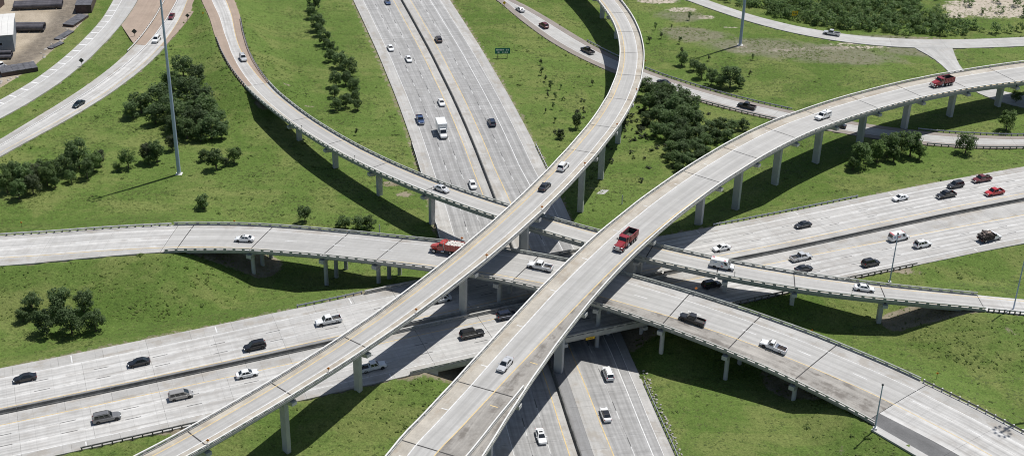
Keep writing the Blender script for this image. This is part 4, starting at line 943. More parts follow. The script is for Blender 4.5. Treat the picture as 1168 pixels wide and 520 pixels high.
for nm_, lb, x, y, mt, sz, dm, h0, fr in (('warning_sign', 'yellow warning sign in front of the woodland', 99.8, 469.5, 'yellow_sign', 2.2, False, 1.6, 0), ('warning_sign', 'small orange sign beside road at top centre', -4.7, 474.0, 'yellow_sign', 1.3, True, 1.2, 0),
                            ('road_sign', 'dark sign back on tan wedge at upper left', -128.1, 432.8, 'sign_back', 1.9, True, 1.2, 0), ('road_sign', 'dark sign back between the two upper left roads', -138.2, 406.2, 'sign_back', 1.7, True, 1.1, 0),
                            ('road_sign', 'dark sign back at grassy point between the ramps', -113.8, 448.9, 'sign_back', 1.5, True, 1.0, 0), ('warning_sign', 'small yellow marker sign in grass between upper left ramps', -108.6, 450.0, 'yellow_sign', .8, True, .8, 0)):
    flat_sign(nm_, lb, (x, y, gz(x, y)), .15, sz, sz * .8, h0, mt, 1, [(-.3, .3, .4, .62, 'sign_dark')] if (mt == 'yellow_sign' and not dm) else (), dm)
# yellow clearance signs fixed to the bridge sides
def clearance(label, path, s, o, dz, wd=2.1, ht=.62):
    p = path.at(s, o, dz); t = path.dir(s)
    r = tag(empty('clearance_sign', p, math.atan2(t[1], t[0])), label, 'sign')
    mb = MB(); mb.box(-wd / 2, wd / 2, -.06, -.02, -ht / 2, ht / 2); pn = mb.build('panel', M['yellow_sign'], r)
    for x0, x1 in ((-.30, -.24), (-.2, -.1), (-.05, .05), (.09, .14), (.17, .27)):
        mb = MB(); mb.box(x0 * wd, x1 * wd, -.068, -.061, -ht * .22, ht * .24); mb.build('lettering', M['sign_dark'], pn)
    mb = MB(); mb.box(-wd * .3, wd * .3, -.02, .12, -ht * .3, ht * .3); mb.build('bracket', M['rust_steel'], r)
clearance('yellow clearance sign on side of the near highway bridge', W, 192.5, wSe(192.5) + .16, -.85)
clearance('yellow clearance sign in shadow under the broad ramp', CP, 204.6, CP.off(('L', -.2), 204.6), -.3, 1.9, .55)

# ------------------------------------------------------------------ vehicles
def paint_mat(name, col, rough=.32, metal=0.0):
    return plain('paint_' + name, col, rough, metal, coat=.6)
PAINT = {k: paint_mat(k, c, .35, m_) for k, c, m_ in (
    ('white', (.78, .79, .79), 0), ('silver', (.58, .59, .60), .25), ('grey', (.20, .20, .20), .3), ('black', (.012, .013, .016), 0), ('charcoal', (.035, .038, .045), .2), ('blue', (.045, .085, .19), .2),
    ('darkblue', (.02, .03, .06), .2), ('red', (.45, .02, .025), 0), ('maroon', (.13, .015, .02), 0), ('brown', (.06, .045, .04), .2), ('teal', (.015, .03, .035), .2), ('orange_red', (.42, .05, .035), 0), ('truck_red', (.27, .02, .028), 0), ('tan', (.36, .35, .335), .3))}
M['glass'] = plain('tinted_car_glass', (.012, .016, .02), .06, spec=.8)
M['tyre'] = plain('tyre_rubber', (.018, .018, .018), .85)
M['rim'] = plain('alloy_rim', (.42, .42, .43), .35, metal=.7)
M['trim'] = plain('black_plastic_trim', (.02, .02, .022), .6)
M['headlamp'] = plain('headlamp_lens', (.70, .72, .72), .15)
M['taillamp'] = plain('tail_lamp_lens', (.30, .01, .01), .2)
M['chrome'] = plain('chrome', (.55, .56, .57), .2, metal=.9)
M['bedfloor'] = plain('truck_bed_liner', (.06, .058, .055), .8, noise=.3, scale=2)
M['gravel'] = plain('gravel_load', (.60, .57, .53), .95, noise=.3, scale=3)
M['scrap'] = plain('mixed_scrap', (.07, .055, .05), .8, noise=.5, scale=2.5)
M['scrap_pale'] = plain('pale_scrap', (.35, .27, .22), .8, noise=.4, scale=2.5)
M['decal_red'] = plain('red_lettering', (.45, .05, .06), .5)
M['decal_blue'] = plain('blue_lettering', (.06, .13, .34), .5)

def loft(stns):
    """car shell from stations (x, half width, z bottom, z top, shoulder drop)"""
    mb = MB(); vs = []; k = 10
    for x, hw, zb, zt, ch in stns:
        half = [(hw * .80, zb), (hw * .97, zb + .12), (hw, zb + (zt - zb) * .5), (hw * .96, zt - ch), (hw * .80, zt)]
        vs += [(x, -y, z) for y, z in half] + [(x, y, z) for y, z in half[::-1]]
    fs = []
    for i in range(len(stns) - 1):
        for j in range(k):
            j2 = (j + 1) % k; fs.append((i * k + j, (i + 1) * k + j, (i + 1) * k + j2, i * k + j2))
    fs += [tuple(range(k)), tuple(range((len(stns) - 1) * k + k - 1, (len(stns) - 1) * k - 1, -1))]
    mb.add(vs, fs, smooth=False); return mb

def cabin(xf0, xr0, hw0, z0, xf1, xr1, hw1, z1, bulge=.04):
    c = {'fl0': (xf0, hw0, z0), 'fr0': (xf0, -hw0, z0), 'rl0': (xr0, hw0, z0), 'rr0': (xr0, -hw0, z0),
         'fl1': (xf1, hw1, z1), 'fr1': (xf1, -hw1, z1), 'rl1': (xr1, hw1, z1), 'rr1': (xr1, -hw1, z1)}
    return c

def pane(mb, a, b, c, d, u0, u1, v0, v1, out=.014):
    """quad inset in a face a(bottom left) b(bottom right) c(top right) d(top left)"""
    a, b, c, d = map(Vector, (a, b, c, d))
    f = lambda u, v: (a * (1 - u) + b * u) * (1 - v) + (d * (1 - u) + c * u) * v
    n = (b - a).cross(d - a).normalized() * out
    q = [f(u0, v0) + n, f(u1, v0) + n, f(u1, v1) + n, f(u0, v1) + n]
    q2 = [p - n * 1.6 for p in q]
    mb.add(q + q2, [(0, 1, 2, 3), (0, 4, 5, 1), (1, 5, 6, 2), (2, 6, 7, 3), (3, 7, 4, 0)])

def cab_parts(parts, c, splits, rear=True, name='cabin', sides=True):
    mb = MB()
    v = [c[k] for k in ('fr0', 'fl0', 'rl0', 'rr0', 'fr1', 'fl1', 'rl1', 'rr1')]
    mid = [(x * .98, y * .93, z + .045) for x, y, z in v[4:]]
    mid = [((p[0] + sum(q[0] for q in v[4:]) / 4) / 2 * 1.0 + (p[0] - sum(q[0] for q in v[4:]) / 4) * .42, p[1], p[2]) for p in mid]
    mb.add(v + mid, [(0, 1, 5, 4), (1, 2, 6, 5), (2, 3, 7, 6), (3, 0, 4, 7), (4, 5, 9, 8), (5, 6, 10, 9), (6, 7, 11, 10), (7, 4, 8, 11), (8, 9, 10, 11)])
    parts.append((name, mb, 'PAINT'))
    mb = MB(); pane(mb, c['fr0'], c['fl0'], c['fl1'], c['fr1'], .06, .94, .08, .93); parts.append(('windshield', mb, 'glass'))
    if rear:
        mb = MB(); pane(mb, c['rl0'], c['rr0'], c['rr1'], c['rl1'], .09, .91, .12, .9); parts.append(('rear_window', mb, 'glass'))
    if sides:
        for (a, b) in splits:
            mb = MB(); pane(mb, c['fl0'], c['rl0'], c['rl1'], c['fl1'], a, b, .14, .88); parts.append(('side_window', mb, 'glass'))
            mb = MB(); pane(mb, c['rr0'], c['fr0'], c['fr1'], c['rr1'], 1 - b, 1 - a, .14, .88); parts.append(('side_window', mb, 'glass'))

def wheels(parts, xs, hw, r, wd=.23, dual=()):
    for x in xs:
        for sg in (1, -1):
            w_ = wd * (1.9 if x in dual else 1)
            mb = MB(); y0, y1 = sg * (hw - w_), sg * (hw + .015); n = 16; vs = []
            for y, q in ((y0, .86), (y0 + (y1 - y0) * .15, 1), (y0 + (y1 - y0) * .85, 1), (y1, .86), (y1, .62), (y1 - sg * .05, .60)):
                vs += [(x + math.cos(2 * math.pi * k / n) * r * q, y, r + math.sin(2 * math.pi * k / n) * r * q) for k in range(n)]
            fs = [(i * n + k, i * n + (k + 1) % n, (i + 1) * n + (k + 1) % n, (i + 1) * n + k) for i in range(5) for k in range(n)] + [tuple(range(n))]
            mb.add(vs, fs)
            rim = MB(); yy = y1 - sg * .04; c_ = [(x, yy + sg * .02, r)] + [(x + math.cos(2 * math.pi * k / n) * r * .61, yy, r + math.sin(2 * math.pi * k / n) * r * .61) for k in range(n)]
            rim.add(c_, [(0, 1 + k, 1 + (k + 1) % n) for k in range(n)])
            parts.append(('wheel', mb, 'tyre', ('rim', rim, 'rim')))

def arches(parts, xs, hw, r, zt):
    """dark wheel openings"""
    mb = MB(); n = 10
    for x in xs:
        for sg in (1, -1):
            y = sg * (hw - .005)
            vs = [(x + math.cos(math.pi * k / n) * r * 1.14, y, r * .95 + math.sin(math.pi * k / n) * r * 1.14) for k in range(n + 1)] + [(x - r * 1.14, y, .24), (x + r * 1.14, y, .24)]
            mb.add(vs, [tuple(range(len(vs)))])
            mb.add([(a, b - sg * .12, c) for a, b, c in vs], [tuple(range(len(vs)))])
    parts.append(('wheel_arch', mb, 'trim'))

def lights(parts, xf, xr, hw, zf, zr, big=False):
    for sg in (1, -1):
        mb = MB(); y = sg * hw; mb.box(xf - .16, xf + .012, min(y - sg * .38, y - sg * .04), max(y - sg * .38, y - sg * .04), zf - .09, zf + .09); parts.append(('headlight', mb, 'headlamp'))
        mb = MB(); mb.box(xr - .012, xr + .14, min(y - sg * .26, y - sg * .03), max(y - sg * .26, y - sg * .03), zr - (.2 if big else .1), zr + (.2 if big else .1)); parts.append(('tail_light', mb, 'taillamp'))
    mb = MB(); mb.box(xf - .05, xf + .016, -hw * .5, hw * .5, zf - .16, zf + .05); parts.append(('grille', mb, 'trim'))

def mirrors(parts, x, hw, z, sz=.13):
    for sg in (1, -1):
        mb = MB(); mb.box(x - .06, x + .08, min(sg * (hw - .04), sg * (hw + .2)), max(sg * (hw - .04), sg * (hw + .2)), z, z + sz); parts.append(('mirror', mb, 'PAINT'))

def v_sedan():
    p = []
    p.append(('body', loft([(-2.36, .68, .38, .78, .1), (-2.25, .84, .26, .93, .1), (-1.6, .89, .2, .97, .1), (-.9, .9, .19, .95, .08), (.6, .9, .19, .93, .08), (1.0, .9, .19, .91, .1), (1.75, .88, .2, .82, .12), (2.2, .81, .25, .70, .12), (2.36, .62, .36, .58, .08)]), 'PAINT'))
    cab_parts(p, cabin(1.12, -1.78, .80, .90, .28, -1.02, .60, 1.40), [(.13, .47), (.52, .84)])
    wheels(p, (1.42, -1.42), .9, .33); arches(p, (1.42, -1.42), .9, .33, .9); lights(p, 2.28, -2.3, .84, .64, .80); mirrors(p, .82, .9, .92)
    return p
def v_suv(L=4.85, hw=.96, H=1.76, roofrack=True):
    p = []; h = L / 2
    p.append(('body', loft([(-h, .80, .45, 1.0, .08), (-h + .12, hw * .97, .32, 1.08, .08), (-1.5, hw, .26, 1.08, .08), (.5, hw, .26, 1.06, .08), (1.0, hw, .26, 1.06, .1), (h - .55, hw * .97, .28, .98, .12), (h - .14, hw * .9, .32, .86, .12), (h, hw * .74, .42, .74, .1)]), 'PAINT'))
    cab_parts(p, cabin(1.16, -h + .10, hw * .90, 1.05, .42, -h + .42, hw * .74, H), [(.10, .36), (.40, .66), (.70, .94)])
    wheels(p, (h - .95, -h + 1.0), hw, .38, .25); arches(p, (h - .95, -h + 1.0), hw, .38, 1.0); lights(p, h - .06, -h + .04, hw * .9, .78, .95, True); mirrors(p, .9, hw, 1.06)
    if roofrack:
        for sg in (1, -1):
            mb = MB(); mb.tube([(.2, sg * hw * .62, H + .08), (-h + .7, sg * hw * .62, H + .08)], [.03, .03], 6); p.append(('roof_rail', mb, 'trim'))
    return p
def v_minivan():
    p = []; h = 2.5; hw = .97
    p.append(('body', loft([(-h, .82, .42, .95, .08), (-h + .12, hw * .97, .3, 1.04, .08), (-1.4, hw, .22, 1.04, .08), (.9, hw, .22, 1.02, .08), (1.5, hw * .98, .22, .96, .1), (2.2, hw * .88, .27, .76, .12), (h, hw * .68, .38, .62, .1)]), 'PAINT'))
    cab_parts(p, cabin(1.72, -h + .08, hw * .9, 1.0, .62, -h + .32, hw * .74, 1.72), [(.13, .37), (.41, .66), (.70, .95)])
    wheels(p, (1.55, -1.5), hw, .34); arches(p, (1.55, -1.5), hw, .34, .9); lights(p, h - .08, -h + .04, hw * .88, .66, 1.0, True); mirrors(p, 1.2, hw, 1.0)
    return p
def v_van():
    p = []; h = 2.8; hw = 1.0
    p.append(('body', loft([(-h, .92, .45, 1.1, .05), (-h + .06, hw, .34, 1.15, .05), (.8, hw, .3, 1.15, .05), (1.6, hw, .3, 1.12, .08), (2.3, hw * .95, .32, 1.02, .12), (h - .08, hw * .9, .36, .88, .1), (h, hw * .78, .44, .74, .08)]), 'PAINT'))
    cab_parts(p, cabin(1.95, -h + .02, hw * .97, 1.12, 1.18, -h + .16, hw * .84, 2.12), [(.11, .26)])
    wheels(p, (1.85, -1.6), hw, .37, .24); arches(p, (1.85, -1.6), hw, .37, 1); lights(p, h - .05, -h + .02, hw * .92, .78, 1.0, True); mirrors(p, 1.45, hw, 1.2, .24)
    mb = MB(); mb.box(h - .1, h + .06, -hw * .9, hw * .9, .4, .6); p.append(('bumper', mb, 'trim'))
    return p
def v_pickup(crew=True, tool=False):
    p = []; h = 2.85; hw = .99; xr = -.72 if crew else -.25
    p.append(('body', loft([(xr - .06, hw, .34, 1.10, .06), (.6, hw, .32, 1.10, .08), (1.2, hw, .32, 1.10, .1), (2.3, hw * .97, .34, 1.02, .14), (h - .12, hw * .92, .36, .90, .12), (h, hw * .78, .46, .78, .1)]), 'PAINT'))
    cab_parts(p, cabin(1.32, xr, hw * .90, 1.08, .66, xr + .12, hw * .76, 1.82), [(.12, .5), (.55, .92)] if crew else [(.16, .85)])
    bx0, bx1 = -h, xr - .1
    mb = MB(); mb.box(bx0 + .06, bx1, -hw * .88, hw * .88, .42, .66); p.append(('bed_floor', mb, 'bedfloor'))
    mb = MB()
    for sg in (1, -1):
        y0, y1 = sorted((sg * hw * .84, sg * hw)); mb.box(bx0, bx1, y0, y1, .40, 1.10)
    mb.box(bx1 - .05, bx1 - .001, -hw * .84, hw * .84, .66, 1.10); p.append(('bed_side', mb, 'PAINT'))
    mb = MB(); mb.box(bx0 - .05, bx0 + .05, -hw * .86, hw * .86, .62, 1.09); p.append(('tailgate', mb, 'PAINT'))
    mb = MB(); mb.box(bx0 - .14, bx0 - .02, -hw * .9, hw * .9, .42, .58); mb.box(h - .08, h + .07, -hw * .85, hw * .85, .42, .62); p.append(('bumper', mb, 'chrome'))
    if tool:
        mb = MB(); mb.box(bx1 - .62, bx1 - .08, -hw * .82, hw * .82, .9, 1.24); p.append(('tool_box', mb, 'chrome'))
    wheels(p, (1.85, -1.75), hw, .40, .26); arches(p, (1.85, -1.75), hw, .40, 1.0); lights(p, h - .06, -h + .04, hw * .93, .84, .9, True); mirrors(p, 1.05, hw, 1.1, .2)
    return p
def v_utility():
    p = v_pickup(False); hw = .99
    mb = MB(); mb.box(-2.83, -.42, -hw * .96, hw * .96, 1.11, 1.86); mb.box(-2.75, -.5, -hw * .88, hw * .88, 1.86, 1.93); p.append(('canopy', mb, 'PAINT'))
    for sg in (1, -1):
        mb = MB(); y = sg * hw * .965; mb.box(-2.5, -.7, min(y, y + sg * .012), max(y, y + sg * .012), 1.38, 1.72); p.append(('canopy_window', mb, 'glass'))
    mb = MB(); mb.tube([(-.8, .3, 1.9), (-.8, .3, 2.5)], [.05, .05], 6); mb.tube([(-.8, .3, 2.45), (-.8, .3, 2.6)], [.12, .08], 8); p.append(('beacon', mb, 'trim'))
    return p
def v_box():
    p = []; h = 3.4; hw = 1.02
    p.append(('chassis', MB().box(-h, 2.6, -.45, .45, .45, .72), 'trim'))
    p.append(('body', loft([(1.15, hw, .42, 1.35, .05), (1.6, hw, .38, 1.35, .06), (2.3, hw * .97, .38, 1.28, .1), (3.1, hw * .9, .40, 1.08, .14), (3.4, hw * .78, .48, .9, .1)]), 'PAINT'))
    cab_parts(p, cabin(2.45, 1.15, hw * .93, 1.32, 1.75, 1.2, hw * .82, 2.15), [(.18, .9)], rear=False)
    mb = MB(); mb.box(-h, 1.0, -1.18, 1.18, .95, 3.30); p.append(('cargo_box', mb, 'PAINT'))
    mb = MB(); mb.box(-h - .012, 1.01, -1.2, 1.2, 3.22, 3.34); p.append(('box_trim', mb, 'PAINT'))
    wheels(p, (2.4, -2.0), hw, .42, .26, (-2.0,)); lights(p, 3.34, -h + .0, hw * .9, .85, .8, True); mirrors(p, 2.0, hw + .1, 1.5, .34)
    return p
def v_dump():
    p = []; hw = 1.2
    p.append(('chassis', MB().box(-4.1, 3.2, -.5, .5, .62, .95), 'trim'))
    p.append(('hood', loft([(1.55, .98, .75, 1.95, .15), (2.2, .95, .75, 1.88, .15), (3.4, .80, .8, 1.62, .16), (3.75, .62, .85, 1.5, .12)]), 'PAINT'))
    for sg in (1, -1):
        mb = MB(); vs = []
        for k in range(9):
            t = math.pi * k / 8
            for y in (sg * .68, sg * 1.18): vs.append((2.75 + math.cos(t) * .78, y, .58 + math.sin(t) * .72))
        mb.add(vs, [(2 * k, 2 * k + 1, 2 * k + 3, 2 * k + 2) for k in range(8)]); p.append(('fender', mb, 'PAINT'))
    mb = MB(); mb.box(.35, 1.6, -1.05, 1.05, .8, 1.9); p.append(('cab_base', mb, 'PAINT'))
    cab_parts(p, cabin(1.62, .3, 1.02, 1.88, 1.28, .42, .92, 2.72), [(.16, .78)], name='cab')
    mb = MB(); mb.box(3.62, 3.80, -.52, .52, .85, 1.48); p.append(('grille', mb, 'chrome'))
    mb = MB(); mb.box(3.7, 3.92, -1.15, 1.15, .5, .82); p.append(('bumper', mb, 'chrome'))
    mb = MB(); mb.box(3.925, 3.94, -1.1, 1.1, .5, .62); p.append(('bumper_strip', mb, 'trim'))
    for sg in (1, -1):
        mb = MB(); mb.tube([(.12, sg * .98, 1.0), (.12, sg * .98, 3.15)], [.09, .09], 8); p.append(('exhaust_stack', mb, 'chrome'))
        mb = MB(); mb.box(1.55, 1.62, min(sg * 1.12, sg * 1.36), max(sg * 1.12, sg * 1.36), 1.85, 2.35); p.append(('mirror', mb, 'trim'))
        mb = MB(); mb.tube([(.9, sg * 1.0, .7), (.1, sg * 1.0, .7)], [.28, .28], 10); p.append(('fuel_tank', mb, 'chrome'))
        mb = MB(); mb.box(3.35, 3.6, min(sg * .72, sg * 1.05), max(sg * .72, sg * 1.05), 1.0, 1.25); p.append(('headlight', mb, 'headlamp'))
        mb = MB(); mb.box(-4.2, -4.1, min(sg * .7, sg * 1.1), max(sg * .7, sg * 1.1), .75, .95); p.append(('tail_light', mb, 'taillamp'))
    # open tipper body
    x0, x1, z0, z1, y = -4.3, -.05, 1.12, 2.55, 1.22
    mb = MB()
    for sg in (1, -1):
        a, b = sorted((sg * y, sg * (y - .1))); mb.box(x0, x1, a, b, z0, z1)
    mb.box(x1 - .1, x1, -y + .1, y - .1, z0, z1 + .12); p.append(('tipper_side', mb, 'PAINT'))
    mb = MB()
    for sg in (1, -1):
        a, b = sorted((sg * (y + .002), sg * (y + .07)))
        for k in range(7): mb.box(x0 + .1 + k * .66, x0 + .2 + k * .66, a, b, z0 + .05, z1 - .1)
        mb.box(x0, x1, a, b, z1 - .1, z1 + .05)
    p.append(('tipper_rib', mb, 'PAINT'))
    mb = MB(); mb.box(x0 - .08, x0 - .002, -y, y, z0, z1 - .1); p.append(('tailgate', mb, 'PAINT'))
    mb = MB(); mb.box(x0 + .01, x1 - .1, -y + .1, y - .1, z0 - .12, z0 + .12); p.append(('tipper_floor', mb, 'bedfloor'))
    mb = MB()
    for sg in (1, -1):
        a, b = sorted((sg * (y - .101), sg * (y - .13))); mb.box(x0 + .02, x1 - .12, a, b, z0 + .12, z1 - .02)
    mb.box(x1 - .13, x1 - .101, -y + .14, y - .14, z0 + .12, z1 + .1); mb.box(x0 + .001, x0 + .03, -y + .14, y - .14, z0 + .12, z1 - .12); p.append(('tipper_liner', mb, 'bedfloor'))
    mb = MB(); mb.box(x1, x1 + .95, -y * .95, y * .95, z1 + .12, z1 + .22); p.append(('cab_guard', mb, 'PAINT'))
    wheels(p, (2.75, -1.35, -2.45, -3.5), 1.18, .52, .27, (-1.35, -2.45, -3.5))
    return p
def v_stake():
    p = []; hw = 1.05
    p.append(('chassis', MB().box(-3.3, 2.4, -.45, .45, .5, .8), 'trim'))
    p.append(('body', loft([(.55, hw, .45, 1.3, .05), (1.5, hw, .42, 1.3, .06), (2.3, hw * .96, .42, 1.18, .12), (2.95, hw * .9, .44, 1.02, .14), (3.15, hw * .75, .5, .88, .1)]), 'PAINT'))
    cab_parts(p, cabin(1.75, .55, hw * .93, 1.28, 1.1, .6, hw * .8, 2.0), [(.16, .9)])
    mb = MB(); mb.box(-3.4, .4, -1.2, 1.2, .82, 1.0); p.append(('bed_floor', mb, 'scrap'))
    mb = MB()
    for sg in (1, -1):
        for k in range(8): a, b = sorted((sg * 1.12, sg * 1.2)); mb.box(-3.38 + k * .52, -3.3 + k * .52, a, b, 1.0, 1.85)
        for z in (1.2, 1.5, 1.78): a, b = sorted((sg * 1.1, sg * 1.14)); mb.box(-3.4, .4, a, b, z, z + .13)
    for z in (1.2, 1.5, 1.78): mb.box(.32, .38, -1.1, 1.1, z, z + .13)
    mb.box(.40, .47, -1.15, 1.15, 1.0, 2.2); p.append(('stake_side', mb, 'scrap'))
    wheels(p, (2.2, -2.1), 1.05, .44, .26, (-2.1,)); lights(p, 3.08, -3.35, .98, .82, .85, True); mirrors(p, 1.4, hw + .1, 1.4, .3)
    return p

KINDS = {'sedan': ('sedan', v_sedan), 'suv': ('suv', v_suv), 'bigsuv': ('suv', lambda: v_suv(5.5, 1.0, 1.86)), 'minivan': ('minivan', v_minivan), 'van': ('van', v_van), 'pickup': ('pickup_truck', v_pickup), 'toolpickup': ('pickup_truck', lambda: v_pickup(True, True)),
         'workpickup': ('pickup_truck', lambda: v_pickup(False, True)), 'utility': ('utility_pickup', v_utility), 'box': ('box_truck', v_box), 'dump': ('dump_truck', v_dump), 'stake': ('stake_truck', v_stake)}
CACHE = {}
def vehicle_meshes(kind):
    if kind not in CACHE:
        out = []
        for it in KINDS[kind][1]():
            nm, mb, mk = it[0], it[1], it[2]
            me = mb.mesh(nm); me.materials.append(None if mk == 'PAINT' else M[mk]); sub = None
            if len(it) > 3:
                sub = it[3][1].mesh(it[3][0]); sub.materials.append(M[it[3][2]]); sub = (it[3][0], sub)
            out.append((nm, me, mk, sub))
        CACHE[kind] = out
    return CACHE[kind]

def vehicle(kind, colour, p, rz, label, group, pitch=0.0, roof=None):
    name = KINDS[kind][0]
    r = empty(name, p, rz); r.rotation_euler = (0, -pitch, rz)
    tag(r, label, name.replace('_', ' ').replace('suv', 'SUV'), group)
    for nm, me, mk, sub in vehicle_meshes(kind):
        o = link(bpy.data.objects.new(nm, me), r)
        if mk == 'PAINT':
            o.material_slots[0].link = 'OBJECT'
            o.material_slots[0].material = PAINT[roof] if (roof and nm in ('cabin',)) else PAINT[colour]
        if sub:
            link(bpy.data.objects.new(sub[0], sub[1]), o)
    return r

